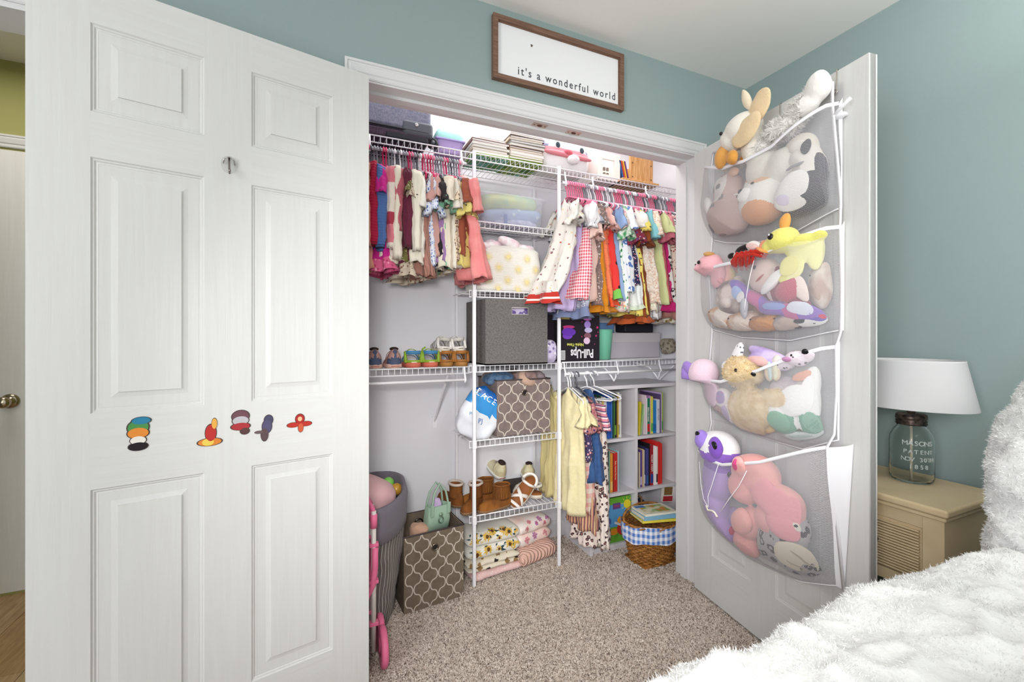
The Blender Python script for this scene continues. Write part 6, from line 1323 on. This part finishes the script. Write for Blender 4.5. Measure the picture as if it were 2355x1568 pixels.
plush('plush_blanket', 'shiny lilac and pink folded comfort blanket in the third pocket', .475, .075, 1.105, [(0, 0, .012, .085, .022, .024, .25), (.02, -.012, -.012, .08, .018, .022, .3), (-.03, -.01, -.01, .05, .02, .024, .0)], M('bfa9e0', .35, 'noise', 'd9c8ee', sc=24), [('pink_lining', (-.01, -.024, -.012, .055, .012, .017, .15), PL('f0c2c0')), ('white_trim', (.055, -.02, -.018, .020, .010, .030, .2), PL('efe9e2'))], cat='cloth')
plush('plush_kitten', 'small white plush with pink and black spots lying on the third pocket rim', .60, .085, 1.105, [(0, 0, 0, .030, .024, .020), (.03, 0, .008, .018, .016, .014), (-.04, 0, -.014, .032, .018, .018)], PL('ecdfe8', 'dots', '5f5462', sc=70), [('nose', (-.012, -.024, .0, .010, .006, .007), PL('c48fb8')), ('ear', (.03, -.01, .02, .008, .006, .008), BK), ('eye', (.004, -.023, .010, .003, .002, .003), BK)], k=1.3)
plush('plush_bone', 'striped cream and pastel ribbon cushion beside the teddy', .50, .095, 1.055, [(0, 0, 0, .018, .014, .034), (.028, 0, .004, .018, .014, .034)], PL('e8d4b8'), [('trim', (.014, -.012, .006, .008, .008, .032), PL('c9dfe0')), ('trim', (.034, -.012, .008, .008, .008, .03), PL('e9e6c8'))])
plush('plush_frog', 'green-footed plush wrapped in white towel at the right of the third pocket', .60, .078, .905, [(-.055, 0, -.010, .052, .042, .046), (.045, 0, -.008, .052, .042, .052, -.5), (.02, .02, .06, .07, .03, .08), (.045, .02, .13, .045, .025, .05)], PL('f0efed'),
   [('foot_sole', (-.058, -.034, -.012, .038, .012, .034), PL('7fb79a')), ('foot_sole', (.050, -.034, -.010, .038, .012, .044, -.5), PL('86b8a0')), ('towel', [(-.01, -.022, .062, .066, .016, .046, -.75), (-.068, -.024, .018, .040, .014, .026, .1), (.04, -.02, .09, .034, .014, .06, .2)], F('f4f3f2', bump=.7, bs=90)), ('orange_trim', (.02, -.014, .148, .036, .012, .016, -.4), PL('e4a890'))], [PL('6fa78e')], [lambda c: c.z < .022 and (c.x < -.01 or c.x > .005) and c.z < .5*c.x+.04])
plush('plush_paw', 'round white and lilac plush paw pressed against the third net pocket', .292, .105, .938, [(0, 0, 0, .036, .026, .034), (.02, .01, -.05, .028, .022, .04)], PL('e8dfe0'), [('pad', (.004, -.022, .002, .024, .008, .022), PL('b09ac8', 'dots', 'd98ab0', sc=80)), ('pad', (.022, -.018, -.05, .018, .008, .026), PL('b9a8cc'))], k=1.15)
for nm, lab, s, n, z, c, c2, rr in (('plush_hippo', 'mauve-brown plush at the lower left of the third pocket', .225, .06, .90, 'b0908a', 'c9b0ac', (.06, .035, .055)), ('plush_rabbit', 'pink and peach plush at the bottom of the third pocket', .40, .06, .85, 'e6b9ac', 'e8c890', (.09, .04, .04)), ('plush_seal', 'grey plush behind the teddy arm', .52, .05, 1.0, 'b7acb4', 'd8ccd4', (.06, .03, .045)), ('plush_sheep', 'mottled white plush at the bottom right of the third pocket', .60, .055, .835, 'd5dcda', 'b4c4c0', (.075, .035, .03))):
    plush(nm, lab, s, n, z, [(0, 0, 0)+rr, (rr[0]*.6, 0, rr[2]*.4, rr[0]*.4, rr[1]*.7, rr[2]*.5)], PL(c, 'noise', c2, sc=16), [('patch', (-.01, -rr[1]*.8, .0, rr[0]*.5, rr[1]*.3, rr[2]*.4), PL(c2))], vox=.006)
# pocket 4
plush('plush_sloth', 'purple plush with white face and two big dark-pupilled eyes in the bottom pocket', .268, .10, .725, [(0, 0, 0, .078, .062, .070), (-.01, 0, -.10, .065, .05, .09), (-.02, 0, -.21, .055, .045, .09), (.01, 0, -.29, .05, .04, .07)], PL('9068c4', bump=.2),
   [('eye_patch', (.034, -.046, .020, .030, .018, .038, -.2), PL('8458c0')), ('eye_patch', (-.034, -.046, .034, .026, .024, .036, .1), PL('9c80d4')), ('pupil', (.040, -.060, .030, .016, .005, .015), BK), ('pupil', (-.038, -.062, .052, .013, .005, .011), BK), ('eye_glint', (.033, -.073, .030, .003, .001, .003), M('ffffff', .3))], [PL('f2f0f2'), PL('b79ad8')], [lambda c: c.z > -.004+.10*abs(c.x), lambda c: c.z < -.07], k=1.12)
plush('plush_pig', 'pale pink plush pig with a bright pink ear lining in the bottom pocket', .44, .095, .672, [(0, 0, .01, .082, .056, .060), (-.03, -.01, -.045, .055, .045, .050), (.10, 0, -.06, .065, .045, .065), (.06, 0, -.11, .05, .04, .05), (-.01, -.01, -.15, .038, .035, .055, .3), (-.035, 0, -.235, .045, .035, .055, -.3)], PL('eaa8a4', bump=.25),
   [('ear', (-.012, -.055, .034, .024, .012, .030, .2), PL('f0b4b0')), ('ear_lining', (-.018, -.062, .036, .010, .008, .022, .3), PL('d8508a')), ('eye', (-.075, -.030, -.015, .006, .005, .010), BK), ('leg', (-.015, -.038, -.145, .036, .022, .046, .35), PL('eba8a0')), ('fleece_body', [(.06, -.030, -.03, .05, .022, .045, .5), (.10, -.028, -.05, .06, .024, .05, .5), (.12, -.03, -.105, .05, .022, .036, .3), (.145, -.02, -.06, .03, .02, .05, .2)], PL('e89ca4', bump=1, bs=50)), ('foot_spot', (-.075, -.02, -.20, .006, .012, .016), PL('c22a5a'))], k=1.15)
plush('plush_leopard', 'grey black-spotted plush with a large cream sole at the bottom of the last pocket', .565, .085, .492, [(0, 0, .04, .07, .045, .06), (-.02, 0, -.03, .08, .05, .07), (.05, 0, -.09, .075, .045, .06), (.10, 0, -.12, .04, .035, .035), (-.07, 0, .0, .03, .03, .04)], PL('aaa6a8', 'leopard', '3f3c42', sc=34, bump=.4),
   [('foot_sole', (.045, -.046, -.045, .066, .018, .058, .45), PL('dcd2bc', bump=.2)), ('sole_crease', (.058, -.063, -.042, .046, .004, .004, .75), PL('b3a78e')), ('sole_crease', (.03, -.060, -.07, .03, .004, .004, .8), PL('b3a78e')), ('muzzle', (.045, -.04, .062, .02, .012, .016), PL('e2dccf')), ('nose', (.05, -.051, .066, .007, .004, .005), BK)], k=1.15)
plush('plush_octopus', 'lilac plush hidden low at the left of the bottom pocket', .30, .05, .44, [(0, 0, 0, .06, .035, .06), (.04, 0, -.03, .03, .03, .03)], PL('b79ac8'), [('cream_tip', (.03, -.03, -.045, .012, .010, .014), PL('e8dcc0'))])

# press everything below a pocket's rim behind its net, as the weight of the toys does
def contain(o):
    z0 = o.location.z; k = 0 if z0 > 1.535 else 1 if z0 > 1.16 else 2 if z0 > .80 else 3
    rim, bot, rn, bn, (s0, s1), en = PK_[k]; sc_ = o.scale.x
    dx, dy = o.location.x-1.604, o.location.y-1.509
    sr = -.1319*dx-.9913*dy; nr = -.991*dx+.132*dy
    def go(c):
        if c.type != 'MESH': return
        n_ = len(c.data.vertices); co = np.empty(n_*3); c.data.vertices.foreach_get('co', co); co = co.reshape(-1, 3)
        S_ = sr+sc_*co[:, 0]; N_ = nr-sc_*co[:, 1]; Z_ = z0+sc_*co[:, 2]
        ra, rz = zip(*rim); ba, bz = zip(*bot)
        u = (S_-s0)/(s1-s0); uc = np.clip(u, 0, 1); zr = np.interp(uc, ra, rz); zb = np.interp(uc, ba, bz); v = (zr-Z_)/(zr-zb)
        w_ = np.clip(v*8, 0, 1)
        u2 = np.where(u > .90, .90+.07*np.tanh((u-.90)/.12), np.where(u < .10, .10-.07*np.tanh((.10-u)/.12), u))
        u = u*(1-w_)+u2*w_; v2 = np.where(v > .82, .82+.13*np.tanh((v-.82)/.22), v)
        uc = np.clip(u, .01, .99); edge = (uc*(1-uc)*4)**.42; vc = np.clip(v2, 0, 1)
        n0 = (rn+(bn-rn)*np.minimum(1, vc*2))*np.where(vc < .5, 1, np.cos(np.clip((vc-.5), 0, .5)*PI).clip(0, 1)**.55)
        e_ = np.where((uc < .5) | (k == 3), en, .012); lim = e_*(1-vc)*.9*(1-edge)+n0*edge-.002
        a = lim-.012; Nc = np.where(N_ > a, a+.011*np.tanh((N_-a)/.03), N_)
        N2 = N_*(1-w_)+Nc*w_; N2 = np.maximum(N2, .004)
        S2 = s0+u*(s1-s0); Z2 = np.where(v > .82, zr-v2*(zr-zb), Z_)
        co[:, 0] = (S2-sr)/sc_; co[:, 1] = (nr-N2)/sc_; co[:, 2] = (Z2-z0)/sc_
        c.data.vertices.foreach_set('co', co.ravel()); c.data.update()
        for g in c.children: go(g)
    for c in o.children: go(c)
for o in list(S.objects):
    if o.get('group') == 'soft toys in the door organizer': contain(o)
